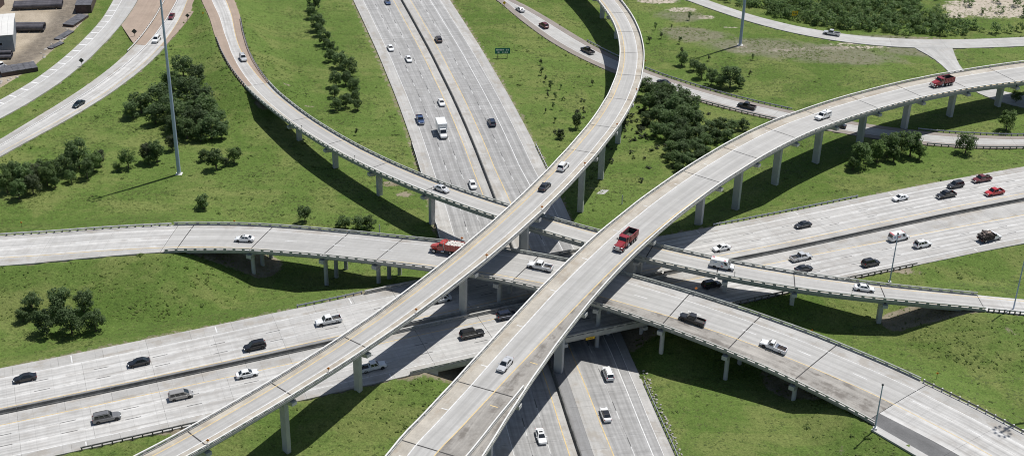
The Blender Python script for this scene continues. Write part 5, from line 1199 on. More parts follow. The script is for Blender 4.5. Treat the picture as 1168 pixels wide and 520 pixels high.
def drive(kind, colour, nm, s, off, fwd, label, group, **kw):
    """fwd +1: along the path, -1: against it"""
    P_ = PATH[nm]; t = P_.dir(s) * fwd; p = P_.at(s, off, .008)
    pit = math.atan2((P_.z(s + 2) - P_.z(s - 2)) * fwd, 4.0)
    return vehicle(kind, colour, p, math.atan2(t[1], t[0]), label, group, pit, **kw)
WN, WS, NL, NR, G4 = 'traffic on far lanes of the crossing highway', 'traffic on near lanes of the crossing highway', 'traffic driving towards the camera on lower highway', 'traffic driving away on lower highway', 'traffic on the ramps'
CARS = [
 ('sedan', 'black', 'W', 77.5, -10.3, -1, 'black sedan nearest the left edge on far lanes', WN), ('sedan', 'black', 'W', 100.3, -7.5, -1, 'black sedan above silver minivan on lower left highway', WN),
 ('suv', 'black', 'W', 124.2, -4.4, -1, 'black SUV in lane next to median at lower left', WN), ('pickup', 'white', 'W', 141.2, -8.2, -1, 'white pickup with dark bed left of tall narrow ramp', WN),
 ('sedan', 'white', 'W', 167.2, -7.3, -1, 'white sedan in shade half hidden by tall narrow ramp', WN), ('sedan', 'white', 'W', 239.9, -5.7, -1, 'white sedan just above the white van on slim bridge', WN),
 ('sedan', 'charcoal', 'W', 266.9, -8.8, -1, 'dark grey sedan alone in middle of right far lanes', WN), ('sedan', 'white', 'W', 300.8, -12.0, -1, 'white sedan leading the cluster at right edge', WN),
 ('pickup', 'black', 'W', 313.3, -8.9, -1, 'black pickup below the dark SUV at right', WN), ('suv', 'charcoal', 'W', 319.6, -12.8, -1, 'dark SUV between white sedan and maroon pickup at right', WN),
 ('pickup', 'maroon', 'W', 329.0, -13.4, -1, 'maroon pickup with loaded bed near right edge', WN), ('toolpickup', 'red', 'W', 326.8, -5.7, -1, 'bright red pickup with pale tool box at right edge', WN),
 ('bigsuv', 'grey', 'W', 91.8, 9.7, 1, 'grey SUV with roof rails at bottom left', WS), ('minivan', 'tan', 'W', 106.7, 7.6, 1, 'silver brown minivan on near lanes at lower left', WS), ('sedan', 'white', 'W', 120.7, 5.0, 1, 'white sedan on near lanes beside the tall ramp', WS),
 ('pickup', 'white', 'W', 145.5, 12.5, 1, 'white pickup in shadow of tall ramp near grass', WS), ('bigsuv', 'black', 'W', 168.7, 8.7, 1, 'black SUV on near bridge deck between the two tall ramps', WS), ('suv', 'darkblue', 'W', 178.4, 4.7, 1, 'dark blue SUV half hidden behind the broad ramp', WS),
 ('suv', 'black', 'W', 227.6, 8.9, 1, 'black SUV between slim bridge and column bridge right', WS), ('pickup', 'silver', 'W', 255.7, 5.1, 1, 'silver pickup with dark bed right of centre', WS), ('sedan', 'charcoal', 'W', 252.9, 9.9, 1, 'dark sedan partly behind the slim bridge rail', WS),
 ('suv', 'black', 'W', 270.0, 13.7, 1, 'black SUV on near lanes left of the slim pole', WS), ('van', 'white', 'W', 285.5, 5.8, 1, 'white van with red roof stripe at right', WS), ('suv', 'white', 'W', 288.9, 10.9, 1, 'white SUV with dark rear following the van at right', WS),
 ('stake', 'white', 'W', 307.7, 14.5, 1, 'white cab stake truck piled with scrap at right', WS),
 ('suv', 'silver', 'D', 117.7, -1.2, 1, 'silver SUV coming down the upper left ramp', G4), ('sedan', 'silver', 'D', 241.3, -.4, 1, 'silver sedan on slim bridge above lower highway', G4), ('van', 'white', 'D', 317.4, -.5, 1, 'white service van with blue and red marks on slim bridge', G4), ('sedan', 'white', 'D', 349.9, -.3, 1, 'white sedan on slim bridge near the slim pole', G4),
 ('sedan', 'white', 'C', 115.8, 1.3, -1, 'white sedan alone on column bridge at left', G4), ('dump', 'orange_red', 'C', 165.6, -2.0, -1, 'orange red dump truck with pale load passing under tall ramp', G4), ('pickup', 'white', 'C', 188.5, -1.6, -1, 'white pickup on column bridge between the tall ramps', G4),
 ('pickup', 'black', 'C', 224.7, 2.4, -1, 'black pickup on column bridge right of centre', G4), ('workpickup', 'white', 'C', 242.7, 1.3, -1, 'white work pickup with tools on column bridge at right', G4),
 ('suv', 'white', 'E', 215.1, 1.0, -1, 'white SUV on the tall narrow ramp', G4), ('sedan', 'charcoal', 'E', 227.9, .8, -1, 'dark sedan following the white SUV on tall ramp', G4),
 ('dump', 'truck_red', 'F', 87.5, -.3, 1, 'red dump truck with empty black bed at upper right', G4), ('utility', 'white', 'F', 140.8, -.8, 1, 'white utility pickup with canopy on broad ramp', G4), ('dump', 'truck_red', 'F', 242.9, -1.7, 1, 'red dump truck with empty bed in centre on broad ramp', G4), ('sedan', 'silver', 'F', 297.0, .3, 1, 'silver sedan low on the broad ramp', G4),
 ('suv', 'brown', 'N', 116.2, -4.7, -1, 'dark brown SUV driving away near the top', NR), ('suv', 'darkblue', 'N', 186.6, -7.8, -1, 'dark blue SUV driving away level with box truck', NR), ('sedan', 'blue', 'N', 74.9, 5.6, 1, 'blue sedan cut by the top edge', NL), ('sedan', 'white', 'N', 120.9, 12.6, 1, 'white sedan in outer left lane near the top', NL),
 ('sedan', 'white', 'N', 131.9, 8.4, 1, 'white sedan in middle lane near the top', NL), ('sedan', 'white', 'N', 169.3, 4.4, 1, 'white sedan beside the median above the box truck', NL), ('pickup', 'blue', 'N', 181.2, 12.8, 1, 'blue pickup left of the box truck', NL), ('box', 'white', 'N', 191.3, 7.9, 1, 'white box truck with pale cargo box', NL), ('sedan', 'white', 'N', 225.9, 4.7, 1, 'white sedan just above the slim bridge', NL),
 ('suv', 'white', 'N', 318.5, -11.5, -1, 'white SUV leaving the bridge shade at bottom', NR), ('sedan', 'white', 'N', 332.6, -7.8, -1, 'white sedan with black roof at bottom centre', NR), ('sedan', 'white', 'N', 338.0, 6.6, 1, 'white sedan with sunroof at bottom centre left', NL),
 ('suv', 'white', 'K', 122.0, .9, -1, 'white SUV on the curving ramp at upper left', G4), ('sedan', 'maroon', 'K', 144.2, .6, -1, 'dark red sedan behind white SUV at upper left', G4), ('sedan', 'teal', 'K', 68.3, 1.6, -1, 'dark teal sedan on curving ramp at left', G4),
 ('sedan', 'silver', 'H', 43.0, .8, -1, 'silver sedan on the narrow road at top centre', G4), ('suv', 'maroon', 'H', 61.2, .8, -1, 'dark maroon SUV behind silver sedan at top centre', G4), ('pickup', 'black', 'H', 88.4, .2, -1, 'black pickup on narrow road left of tall ramp', G4), ('sedan', 'charcoal', 'H', 123.4, .3, -1, 'dark sedan half behind thicket right of tall ramp', G4),
 ('pickup', 'black', 'H', 153.2, .8, -1, 'black pickup on narrow road left of broad ramp', G4), ('sedan', 'charcoal', 'H', 181.8, 1.0, -1, 'dark sedan mostly hidden beneath the broad ramp', G4), ('pickup', 'silver', 'I', 93.9, -1.2, -1, 'silver white pickup on the woodland road', G4)]
ROOT = {}
for c in CARS:
    ROOT[c[6]] = drive(*c, roof='black' if 'black roof' in c[6] else None)
ROOT['white box truck with pale cargo box'].scale = (1.12, 1.12, 1.15)
def decal(root_label, name, boxes):
    for x0, x1, y0, y1, z0, z1, mk in boxes:
        MB().box(x0, x1, y0, y1, z0, z1).build(name, M[mk], ROOT[root_label])
decal('white van with red roof stripe at right', 'stripe', [(-2.6, -2.2, -.82, .82, 2.165, 2.18, 'decal_red'), (1.0, 1.14, -.8, .8, 2.165, 2.19, 'decal_red'), (-1.4, -.2, -.985, -.97, 1.3, 1.55, 'decal_red'), (-2.3, -1.7, -.985, -.97, 1.3, 1.6, 'decal_blue')])
decal('white service van with blue and red marks on slim bridge', 'logo_mark', [(-.3, .3, -.965, -.945, 1.45, 1.62, 'decal_blue'), (-.2, .3, -1.02, -1.003, .72, .98, 'decal_red'), (-2.2, -1.2, -.95, -.93, 1.6, 1.7, 'decal_blue'), (-2.5, -1.9, .2, .7, 2.165, 2.175, 'decal_red'), (.2, .8, -.6, -.2, 2.165, 2.175, 'decal_red')])
decal('white sedan with sunroof at bottom centre left', 'sunroof', [(-.55, -.1, -.38, .38, 1.446, 1.456, 'glass')])
decal('white sedan alone on column bridge at left', 'sunroof', [(-.2, .15, -.3, .3, 1.446, 1.456, 'glass')])
decal('white SUV with dark rear following the van at right', 'rear_cover', [(-2.42, -1.7, -.7, .7, 1.81, 1.83, 'trim')])
# loads
def heap(name, label, root, x0, x1, hw, z, hgt, mat, n=220, sz=.25, seed=1, cat='load'):
    rr = random.Random(seed); mb = MB()
    nx_, ny_ = 12, 6; vs = []
    for i in range(nx_ + 1):
        for j in range(ny_ + 1):
            u, v = i / nx_, j / ny_
            vs.append((x0 + (x1 - x0) * u, -hw + 2 * hw * v, z + hgt * math.sin(math.pi * u) ** .5 * math.sin(math.pi * v) ** .6 * rr.uniform(.6, 1.2)))
    mb.add(vs, [(i * 7 + j, (i + 1) * 7 + j, (i + 1) * 7 + j + 1, i * 7 + j + 1) for i in range(nx_) for j in range(ny_)])
    for k in range(n):
        x, y = rr.uniform(x0 + .2, x1 - .2), rr.uniform(-hw + .15, hw - .15); s = sz * rr.uniform(.4, 1.4); zz = z + hgt * rr.uniform(.3, 1.0) * math.sin(math.pi * (x - x0) / (x1 - x0)) ** .5
        a = rr.uniform(0, math.pi); mb.obox((x, y), (math.cos(a), math.sin(a)), s * rr.uniform(.5, 1.6), s * .5, zz - s * .3, zz + s * .5)
    o = mb.build(name, M[mat]); o.matrix_world = Matrix.Translation(root.location) @ root.rotation_euler.to_matrix().to_4x4()
    return tag(o, label, cat, None, 'stuff')
r_ = ROOT['orange red dump truck with pale load passing under tall ramp']
heap('gravel_heap', 'pale rubble heaped in the orange red dump truck', r_, -4.2, -.2, 1.1, 2.2, .35, 'gravel', 160, .28)
r_ = ROOT['white cab stake truck piled with scrap at right']
heap('scrap_heap', 'dark mixed scrap piled on the stake truck', r_, -3.3, .3, 1.08, 1.3, 1.15, 'scrap', 130, .3, 3)
heap('scrap_heap', 'pale boards on top of the scrap truck', r_, -2.6, 0.0, .8, 1.7, .75, 'scrap_pale', 26, .3, 4)
r_ = ROOT['maroon pickup with loaded bed near right edge']
heap('cargo_heap', 'dark cargo in bed of the maroon pickup', r_, -2.7, -.9, .8, .7, .8, 'scrap', 26, .26, 5)
r_ = ROOT['white work pickup with tools on column bridge at right']
heap('cargo_heap', 'tools in bed of the white work pickup', r_, -2.7, -1.0, .75, .64, .4, 'scrap', 24, .2, 6)

# ------------------------------------------------------------------ trees
TREES = {}
TREES['thicket_mast'] = [(-104.6,400.3,6.2), (-99.8,395.4,5.5), (-105.0,387.7,6.5), (-98.9,381.8,7.6), (-106.8,377.3,6.4), (-111.0,372.7,5.8), (-112.8,369.5,4.4), (-101.7,369.0,7.3), (-97.2,364.9,7.8), (-93.6,374.6,7.4), (-92.4,361.5,7.7), (-89.7,368.0,6.8), (-87.0,357.1,6.6), (-85.9,364.1,5.2), (-93.8,356.3,6.1), (-83.9,356.5,4.5), (-105.2,366.0,5.7), (-89.6,355.0,4.5), (-98.2,359.9,5.1)]
TREES['row_left'] = [(-118.9,336.0,8.3), (-120.9,332.5,5.8), (-114.7,334.7,5.3), (-114.0,338.1,4.4), (-115.1,330.0,4.8), (-123.6,328.7,5.2), (-124.2,324.9,5.7), (-127.5,326.3,5.2), (-129.1,322.9,6.1), (-133.4,324.7,6.1), (-133.4,320.2,5.6), (-126.5,320.2,5.1), (-129.2,317.0,5.1), (-126.9,330.1,4.8), (-105.7,336.9,4.8), (-101.1,340.7,5.4), (-98.7,340.8,5.4), (-100.3,338.9,3.4), (-108.3,335.0,2.4), (-96.2,348.3,4.0), (-81.5,337.0,5.3), (-86.0,342.1,2.9), (-77.5,341.3,4.4), (-79.4,339.0,2.2), (-121.8,323.9,3.3), (-118.6,327.3,3.3)]
TREES['single_bush'] = [(-80.5,314.6,4.6), (-53.1,308.3,4.3)]
TREES['bush_ramp'] = [(-42.4,304.7,3.6), (-39.1,304.6,3.8), (-36.3,305.6,3.8), (-44.1,305.2,2.2)]
TREES['six'] = [(-107.5,260.7,4.8), (-101.6,262.4,5.2), (-96.4,262.1,4.6), (-102.4,253.8,5.5), (-96.9,254.2,5.7), (-92.1,255.5,4.7), (-109.1,258.5,3.3), (-102.1,260.1,3.6)]
TREES['row_mid'] = [(-72.6,467.1,5.4), (-72.5,459.0,4.7), (-68.7,447.0,5.5), (-64.7,433.4,5.3), (-67.1,441.9,3.9), (-60.6,423.8,4.7), (-56.7,413.0,5.1), (-53.0,405.7,6.2), (-56.1,396.9,5.2), (-50.2,391.3,5.2), (-55.6,388.7,3.8), (-53.9,378.7,3.7), (-51.2,381.3,4.0), (-47.4,379.7,3.4), (-53.3,398.8,4.1), (-60.7,418.0,3.7), (-63.4,429.8,3.5), (-48.9,386.3,3.5)]
TREES['sapling'] = [(8.4,412.1,2.5), (9.5,406.8,2.2), (11.1,400.1,2.5), (8.2,420.3,2.0), (12.4,392.7,2.2), (10.2,393.8,1.9), (11.7,384.7,1.9), (24.5,403.6,2.2), (14.4,400.7,1.6), (-45.9,361.7,2.0), (48.7,455.5,2.5), (50.1,446.9,2.4), (56.0,442.4,2.4), (55.7,432.9,2.6), (61.8,466.6,2.5), (64.2,427.0,2.0), (78.9,428.2,2.0), (75.7,413.6,2.0), (54.4,456.8,1.5), (45.5,442.3,2.4), (12.1,374.4,1.6), (9.3,381.6,1.6)]
TREES['dark_small'] = [(18.2,370.5,3.6), (13.4,362.9,3.1)]
TREES['thicket_right'] = [(40.9,394.7,5.5), (44.0,392.1,5.5), (47.0,390.0,6.0), (50.5,387.4,6.0), (53.2,382.2,5.9), (41.3,384.9,4.8), (44.8,383.4,5.9), (48.2,380.1,6.4), (51.3,373.7,6.3), (39.2,374.5,3.7), (43.1,375.0,5.3), (45.9,371.7,5.8), (48.5,366.7,5.7), (54.0,374.2,4.2), (41.4,366.1,4.1), (44.2,363.0,4.6), (46.8,358.7,5.1), (50.6,361.2,5.1), (53.9,363.3,4.6), (57.5,367.9,4.1), (60.7,369.3,4.2), (64.5,370.2,3.6), (67.9,371.9,3.4), (44.8,352.9,4.0), (48.2,352.3,4.5), (51.9,354.2,4.0), (55.3,358.0,4.0), (58.9,362.5,3.6), (62.3,364.6,3.1), (45.7,346.7,3.4), (48.5,345.0,3.9), (51.9,349.1,3.5), (43.5,349.1,2.5), (54.8,352.8,2.5), (49.1,341.4,2.4), (46.1,342.4,2.4)]
TREES['pair_right'] = [(60.0,411.8,4.8), (62.4,405.9,4.8), (68.1,403.7,6.8), (65.0,403.5,3.9), (58.2,418.2,3.1), (54.6,422.6,3.8), (71.2,404.7,3.3)]
TREES['right_under'] = [(97.4,348.2,6.0), (103.1,351.3,5.5), (106.8,354.9,5.6), (110.4,357.3,5.6), (113.5,355.7,6.1), (115.7,353.5,3.5), (130.3,358.8,4.6), (147.2,375.5,5.3), (95.2,345.8,3.4), (107.9,351.9,3.5), (157.0,397.5,3.3)]
def leaf_cloud(seed, n_lobes, per, lx, lz, leaf, flat=.8, base=.2):
    """leaf quads in lobes; unit crown about 1 m across and 1 m high from z=base"""
    rs = np.random.RandomState(seed); cs, rads = [], []
    for k in range(n_lobes):
        a = rs.uniform(0, 2 * np.pi); r = .5 * rs.uniform(.05, .68) ** .6 * lx; h = rs.uniform(.0, 1.0)
        r *= 1.0 - .55 * max(0, h - .45)
        cs.append((math.cos(a) * r, math.sin(a) * r, base + (.14 + .72 * h) * lz)); rads.append(rs.uniform(.09, .17) if n_lobes > 12 else rs.uniform(.12, .2))
    P_, Nn = [], []
    for c, r in zip(cs, rads):
        d = rs.normal(size=(per, 3)); d /= np.linalg.norm(d, axis=1)[:, None]
        rr = r * rs.uniform(.45, 1.12, size=(per, 1)) ** .6
        P_.append(np.array(c) + d * rr * np.array([1, 1, flat])); Nn.append(d + rs.normal(scale=.55, size=(per, 3)) + np.array([0, 0, .75]))
    P_, Nn = np.concatenate(P_), np.concatenate(Nn); Nn /= np.linalg.norm(Nn, axis=1)[:, None]
    m = len(P_)
    a = np.cross(Nn, rs.normal(size=(m, 3))); a /= np.linalg.norm(a, axis=1)[:, None]; b = np.cross(Nn, a)
    s1 = leaf * rs.uniform(.6, 1.35, size=(m, 1)); s2 = s1 * rs.uniform(.5, .9, size=(m, 1))
    bend = Nn * s1 * .25
    v = np.stack([P_ - a * s1, P_ - b * s2 + bend, P_ + a * s1, P_ + b * s2 + bend], 1).reshape(-1, 3)
    return v, np.arange(m * 4).reshape(m, 4), cs

def tree_proto(seed, kind):
    """unit tree: crown about 1 m wide, total height about 1 m"""
    big = kind in ('oak', 'light')
    nl, per, lf = (34, 72, .030) if big else (22, 70, .040) if kind == 'bush' else (9, 36, .05)
    v, q, cs = leaf_cloud(seed, nl, per, 1.0 if kind != 'thin' else .75, .80 if kind != 'bush' else .8, lf, .85, .16 if kind == 'oak' else .06 if kind == 'bush' else .2)
    crown = np_mesh('crown', v, q)
    mb = MB(); rr = random.Random(seed); tr_ = .028 if kind != 'thin' else .02
    mb.tube([(0, 0, -.08), (.01, 0, .12), (rr.uniform(-.03, .03), rr.uniform(-.03, .03), .34), (rr.uniform(-.04, .04), rr.uniform(-.04, .04), .62)], [tr_ * 1.5, tr_ * 1.1, tr_ * .8, tr_ * .3], 7)
    for c in cs[:7]:
        mb.tube([(0, 0, .14 + rr.uniform(0, .14)), (c[0] * .5, c[1] * .5, c[2] * .62), (c[0], c[1], c[2])], [tr_ * .6, tr_ * .4, tr_ * .15], 5)
    return crown, mb.mesh('trunk')
PROTO = {}
for kind in ('oak', 'light', 'bush', 'thin'):
    PROTO[kind] = [tree_proto(40 + 7 * i + len(kind), kind) for i in range(5 if kind in ('oak', 'bush') else 4)]
    for c, t in PROTO[kind]:
        c.materials.append(None); t.materials.append(M['bark'])

def plant(name, kind, leaf, x, y, D, label, group, cat='tree', hk=1.0, z=None, i=[0]):
    i[0] += 1
    c, t = PROTO[kind][i[0] % len(PROTO[kind])]
    r = empty(name, (x, y, (gz(x, y) if z is None else z) - .02), RNG.uniform(0, 6.28))
    k = D * RNG.uniform(.95, 1.12); r.scale = (k * RNG.uniform(.92, 1.1), k * RNG.uniform(.92, 1.1), (k * 1.02 + .25) * hk)
    tag(r, label, cat, group)
    for nm, me in (('crown', c), ('trunk', t)):
        o = link(bpy.data.objects.new(nm, me), r)
        if nm == 'crown':
            o.material_slots[0].link = 'OBJECT'; o.material_slots[0].material = M[leaf]
    return r
SPEC = {
 'thicket_mast': ('oak_tree', 'oak', ('leaf_dark', 'leaf_dark', 'leaf_mid'), 'dark crowned tree in the dense clump beside the left mast', 'trees in clump by the left mast', 'tree', 1.0),
 'row_left': ('oak_tree', 'light', ('leaf_mid', 'leaf_mid', 'leaf_light', 'leaf_grey'), 'loose green tree above the left ramp', 'trees above the left ramp', 'tree', 1.0),
 'bush_ramp': ('shrub', 'oak', ('leaf_mid', 'leaf_dark'), 'low bush in short row just above the column bridge', 'bushes above the column bridge', 'shrub', .85),
 'six': ('oak_tree', 'oak', ('leaf_dark',), 'dark tree in the isolated cluster on the left grass', 'trees in isolated left cluster', 'tree', 1.0),
 'row_mid': ('oak_tree', 'oak', ('leaf_dark', 'leaf_mid'), 'dark tree in the long row left of lower highway', 'trees in the long row at top', 'tree', 1.05),
 'thicket_right': ('oak_tree', 'oak', ('leaf_dark', 'leaf_dark', 'leaf_mid'), 'tree in the dense thicket between the two tall ramps', 'trees in thicket between the tall ramps', 'tree', .95),
 'pair_right': ('oak_tree', 'oak', ('leaf_dark', 'leaf_mid'), 'tree in small group on grass above the narrow road', 'trees above the narrow road', 'tree', 1.0),
 'right_under': ('oak_tree', 'light', ('leaf_mid', 'leaf_light'), 'bright green tree below the right part of broad ramp', 'trees below the broad ramp', 'tree', 1.0)}
ORD = ['first', 'second', 'third', 'fourth', 'fifth', 'sixth', 'seventh', 'eighth', 'ninth', 'tenth', 'eleventh', 'twelfth', 'thirteenth', 'fourteenth', 'fifteenth', 'sixteenth', 'seventeenth', 'eighteenth', 'nineteenth', 'twentieth']
ORD += ['twenty-' + o for o in ORD[:9]]
def ranked(spots, lab, by_y=False):
    o_ = sorted(range(len(spots)), key=(lambda k: -spots[k][1]) if by_y else (lambda k: spots[k][0] / spots[k][1]))
    out = [None] * len(spots)
    for r_k, k in enumerate(o_): out[k] = '%s, %s from the %s' % (lab, ORD[r_k], 'top' if by_y else 'left')
    return out
for key, (nm_, kd, lv, lb, gr, ct_, hk) in SPEC.items():
    lbs = [lb] * len(TREES[key]) if key in ('thicket_mast', 'thicket_right') else ranked(TREES[key], lb, key == 'row_mid')
    for n_, (x, y, D) in enumerate(TREES[key]):
        plant(nm_, kd, lv[n_ % len(lv)], x, y, D * {'thicket_mast': 1.24, 'thicket_right': 1.3, 'row_mid': 1.0, 'right_under': 1.2, 'pair_right': 1.15, 'six': 1.12}.get(key, 1.05), lbs[n_], gr, ct_, hk * (.9 if 'thicket' in key else 1.0))
(x0_, y0_, d0_), (x1_, y1_, d1_) = TREES['single_bush']
plant('shrub', 'bush', 'leaf_mid', x0_, y0_, d0_, 'single round bush below the left mast', None, 'shrub', .9)
plant('oak_tree', 'oak', 'leaf_dark', x1_, y1_, d1_, 'single dark tree just above the column bridge', None, 'tree', 1.05)
(x0_, y0_, d0_), (x1_, y1_, d1_) = TREES['dark_small']
plant('cedar_tree', 'oak', 'leaf_dark', x0_, y0_, d0_, 'small dark upright tree left of the tall ramp bend', None, 'tree', 1.3)
plant('shrub', 'bush', 'leaf_grey', x1_, y1_, d1_, 'grey green bush right of lower highway by its rail', None, 'shrub', 1.1)
slb = ranked(TREES['sapling'], 'small thin sapling on the upper grass slopes')
for n_, (x, y, D) in enumerate(TREES['sapling']):
    plant('sapling', 'thin', ('leaf_mid', 'leaf_grey')[n_ % 2], x, y, D * .85, slb[n_], 'thin saplings on upper grass', 'sapling', 1.25)

# woodland beyond the far road: one mass
def mass(name, label, spots, mat, per=160, lobes=7, leaf=.075, seed=3):
    vs, qs, nb = [], [], 0; rs = np.random.RandomState(seed)
    protos = [leaf_cloud(seed * 10 + k, lobes, per // lobes * 1, 1.0, .8, leaf, .85, .02)[:2] for k in range(6)]
    for x, y, D, h in spots:
        v, q = protos[rs.randint(6)]; a = rs.uniform(0, 6.28); c, s_ = math.cos(a), math.sin(a)
        w_ = np.stack([(v[:, 0] * c - v[:, 1] * s_) * D + x, (v[:, 0] * s_ + v[:, 1] * c) * D + y, v[:, 2] * h], 1)
        w_[:, 2] += gz(x, y); vs.append(w_); qs.append(q + nb); nb += len(v)
    me = np_mesh(name, np.concatenate(vs), np.concatenate(qs)); me.materials.append(M[mat])
    return tag(link(bpy.data.objects.new(name, me)), label, name, None, 'stuff')
ip = PATH['I']; wood_d, wood_l = [], []
rs = np.random.RandomState(8)
while len(wood_d) + len(wood_l) < 1150:
    s = rs.uniform(6, 190); o = -rs.uniform(5.0, 70)
    x, y, _ = ip.at(s, ip.off(('L', 0), s) + o)
    if y > 560 or x > 235: continue
    if x > 148 and o < -6 and (x - 148) / 14 + (y - 470) / 14 > .6 and rs.rand() < .93: continue
    D = rs.uniform(3.0, 5.6); (wood_d if rs.rand() < .62 else wood_l).append((x, y, D, D * rs.uniform(.75, 1.15)))
mass('woodland', 'dense dark green woodland beyond the far road', wood_d, 'leaf_mid', 200, 10, .055, 3)
mass('woodland', 'lighter green undergrowth through the far woodland', wood_l, 'leaf_light', 200, 10, .055, 4)
# low brush between the thicket trees
br = [(rs.normal(38, 9), rs.normal(374, 13), rs.uniform(1.2, 2.4), rs.uniform(.8, 1.6)) for _ in range(110)]
br = [b_ for b_ in br if float(terrain([b_[0]], [b_[1]])[1][0]) > 1.5 and PATH['F'] is not None]
mass('brush', 'low pale green brush under the thicket trees', br, 'leaf_grey', 90, 5, .10, 6)

# leafy weed clumps on the rough slopes and along the pavement edges
wd = []
for cx, cy, sx, sy, n_ in ((-78, 400, 16, 26, 150), (-72, 350, 20, 18, 130), (-100, 392, 14, 16, 60), (-52, 318, 22, 9, 70), (-118, 370, 14, 10, 40), (-130, 345, 14, 6, 30), (0, 232, 13, 6, 70), (-10, 226, 12, 5, 50), (-85, 268, 26, 9, 60),
                           (22, 345, 7, 16, 90), (16, 322, 7, 8, 40), (98, 240, 18, 10, 60), (60, 232, 18, 8, 40), (-25, 400, 12, 30, 60), (-45, 360, 14, 18, 60), (5, 400, 12, 25, 50), (112, 276, 18, 5, 40), (55, 432, 30, 16, 70), (120, 430, 30, 12, 50), (75, 335, 22, 12, 50), (100, 352, 30, 10, 50)):
    for _ in range(n_): wd.append((rs.normal(cx, sx), rs.normal(cy, sy)))
for nm_, sd, a, b, n_ in (('K', 'R', 30, 150, 46), ('D', 'R', 70, 140, 24), ('D', 'L', 70, 140, 20), ('J', 'R', 20, 105, 20), ('C', 'R', 30, 96, 14), ('I', 'L', 20, 180, 60), ('H', 'R', 20, 170, 34), ('H', 'L', 20, 260, 30), ('C', 'L', C1, 330, 14)):
    for _ in range(n_):
        s = rs.uniform(a, b); o = PATH[nm_].w(s) / 2 + abs(rs.normal(.5, .6)) + .3; wd.append(PATH[nm_].at(s, o if sd == 'R' else -o)[:2])
for _ in range(46):
    s = rs.uniform(70, 350); wd.append(N.at(s, nLe(s) + .7 + abs(rs.normal(0, .5)))[:2]); wd.append(N.at(s + 9, nRe(s) - .7 - abs(rs.normal(0, .5)))[:2])
we = terrain([p[0] for p in wd], [p[1] for p in wd])[1]
wd = [(x, y, D, D * rs.uniform(.13, .22)) for (x, y), e_ in zip(wd, we) if e_ > .35 for D in (rs.uniform(.6, 1.2) * (1.7 if rs.rand() < .22 else 1.0),)]
mass('weeds', 'leafy pale green weed clumps dotted over the rough slopes', wd, 'weed', 48, 6, .11, 9)

# grass flecks: colour patches laid almost flat so they cast no shadows
rs = np.random.RandomState(21); n = 150000
x = rs.uniform(-205, 220, n); y = rs.uniform(196, 508, n)
f = np.sin(x * .13 + 2 * np.sin(y * .07)) * np.sin(y * .17 + 1.5 * np.sin(x * .06)) + .6 * np.sin(x * .41 + y * .23) * np.sin(y * .37 - x * .19)
keep = (f > .25) | (rs.rand(n) < .30)
x, y, f = x[keep], y[keep], f[keep]
z, e = terrain(x, y)
ok = (e > 1.2)
ok &= ~((x < -146 + (y - 392) * .02) & (y > 392))
x, y, z, f = x[ok][:56000], y[ok][:56000], z[ok][:56000], f[ok][:56000]
m = len(x); size = rs.uniform(.12, .30, m) * np.where(f > .75, 1.15, 1.0)
big = rs.rand(m) < .035; size[big] *= 1.6
V, nb = [], 4
for k in range(nb):
    a = rs.uniform(0, 2 * np.pi, m); dx, dy = np.cos(a), np.sin(a); ox, oy = rs.normal(scale=.35, size=(2, m)) * size * 1.6
    hgt = size * rs.uniform(.6, 1.4, m); lean = rs.normal(scale=.5, size=(2, m)) * size
    lean = np.stack([dx, dy]) * size * rs.uniform(.7, 1.5, m); hgt = .02 + .10 * size * rs.rand(m)
    p0 = np.stack([x + ox - dy * size * .55, y + oy + dx * size * .55, z + .005], 1); p1 = np.stack([x + ox + dy * size * .55, y + oy - dx * size * .55, z + .005], 1)
    p2 = np.stack([x + ox + lean[0] + dy * size * .5, y + oy + lean[1] - dx * size * .5, z + hgt], 1); p3 = np.stack([x + ox + lean[0] - dy * size * .5, y + oy + lean[1] + dx * size * .5, z + hgt], 1)
    V.append(np.stack([p0, p1, p2, p3], 1).reshape(-1, 3))
V = np.concatenate(V); me = np_mesh('grass_flecks', V, np.arange(len(V)).reshape(-1, 4)); me.materials.append(M['fleck'])
tag(link(bpy.data.objects.new('grass_flecks', me)), 'flat flecks of grass colour mottling the green slopes', 'grass', None, 'stuff')

# ------------------------------------------------------------------ storage yard at upper left
def shed():
    x, y = -175.2, 424.9; z = gz(x, y) - .1; rz = .29
    r = tag(empty('storage_shed', (x, y, z), rz), 'blue grey metal shed with white roof in the yard', 'shed')
    w2, d2, h = 9.2, 10.0, 6.0
    mb = MB(); mb.box(-w2, w2, -d2, -d2 + .2, -.3, h); mb.box(-w2, w2, d2 - .2, d2, -.3, h); mb.box(-w2, -w2 + .2, -d2 + .2, d2 - .2, -.3, h); mb.box(w2 - .2, w2, -d2 + .2, d2 - .2, -.3, h); mb.build('wall', M['shed_wall'], r)
    rf = None
    for sg in (1, -1):
        for k in range(10):
            a, b = -w2 - .4 + k * (2 * w2 + .8) / 10, -w2 - .4 + (k + 1) * (2 * w2 + .8) / 10 - .04
            mb = MB(); ye = sg * (d2 + .5)
            mb.add([(a, ye, h + .05), (b, ye, h + .05), (b, 0, h + 1.1), (a, 0, h + 1.1), (a, ye, h + .15), (b, ye, h + .15), (b, 0, h + 1.2), (a, 0, h + 1.2)],
                   [(0, 3, 2, 1), (4, 5, 6, 7), (0, 1, 5, 4), (1, 2, 6, 5), (2, 3, 7, 6), (3, 0, 4, 7)]); mb.build('roof_panel', M['roof'], r)
    mb = MB(); mb.box(3.2, 5.6, -d2 - .05, -d2 - .001, 2.6, 3.4); mb.build('window', M['glass'], r)
    mb = MB(); mb.box(-4.5, -.5, -d2 - .06, -d2 - .001, -.2, 4.0); mb.build('door', M['shed_wall'], r)
shed()
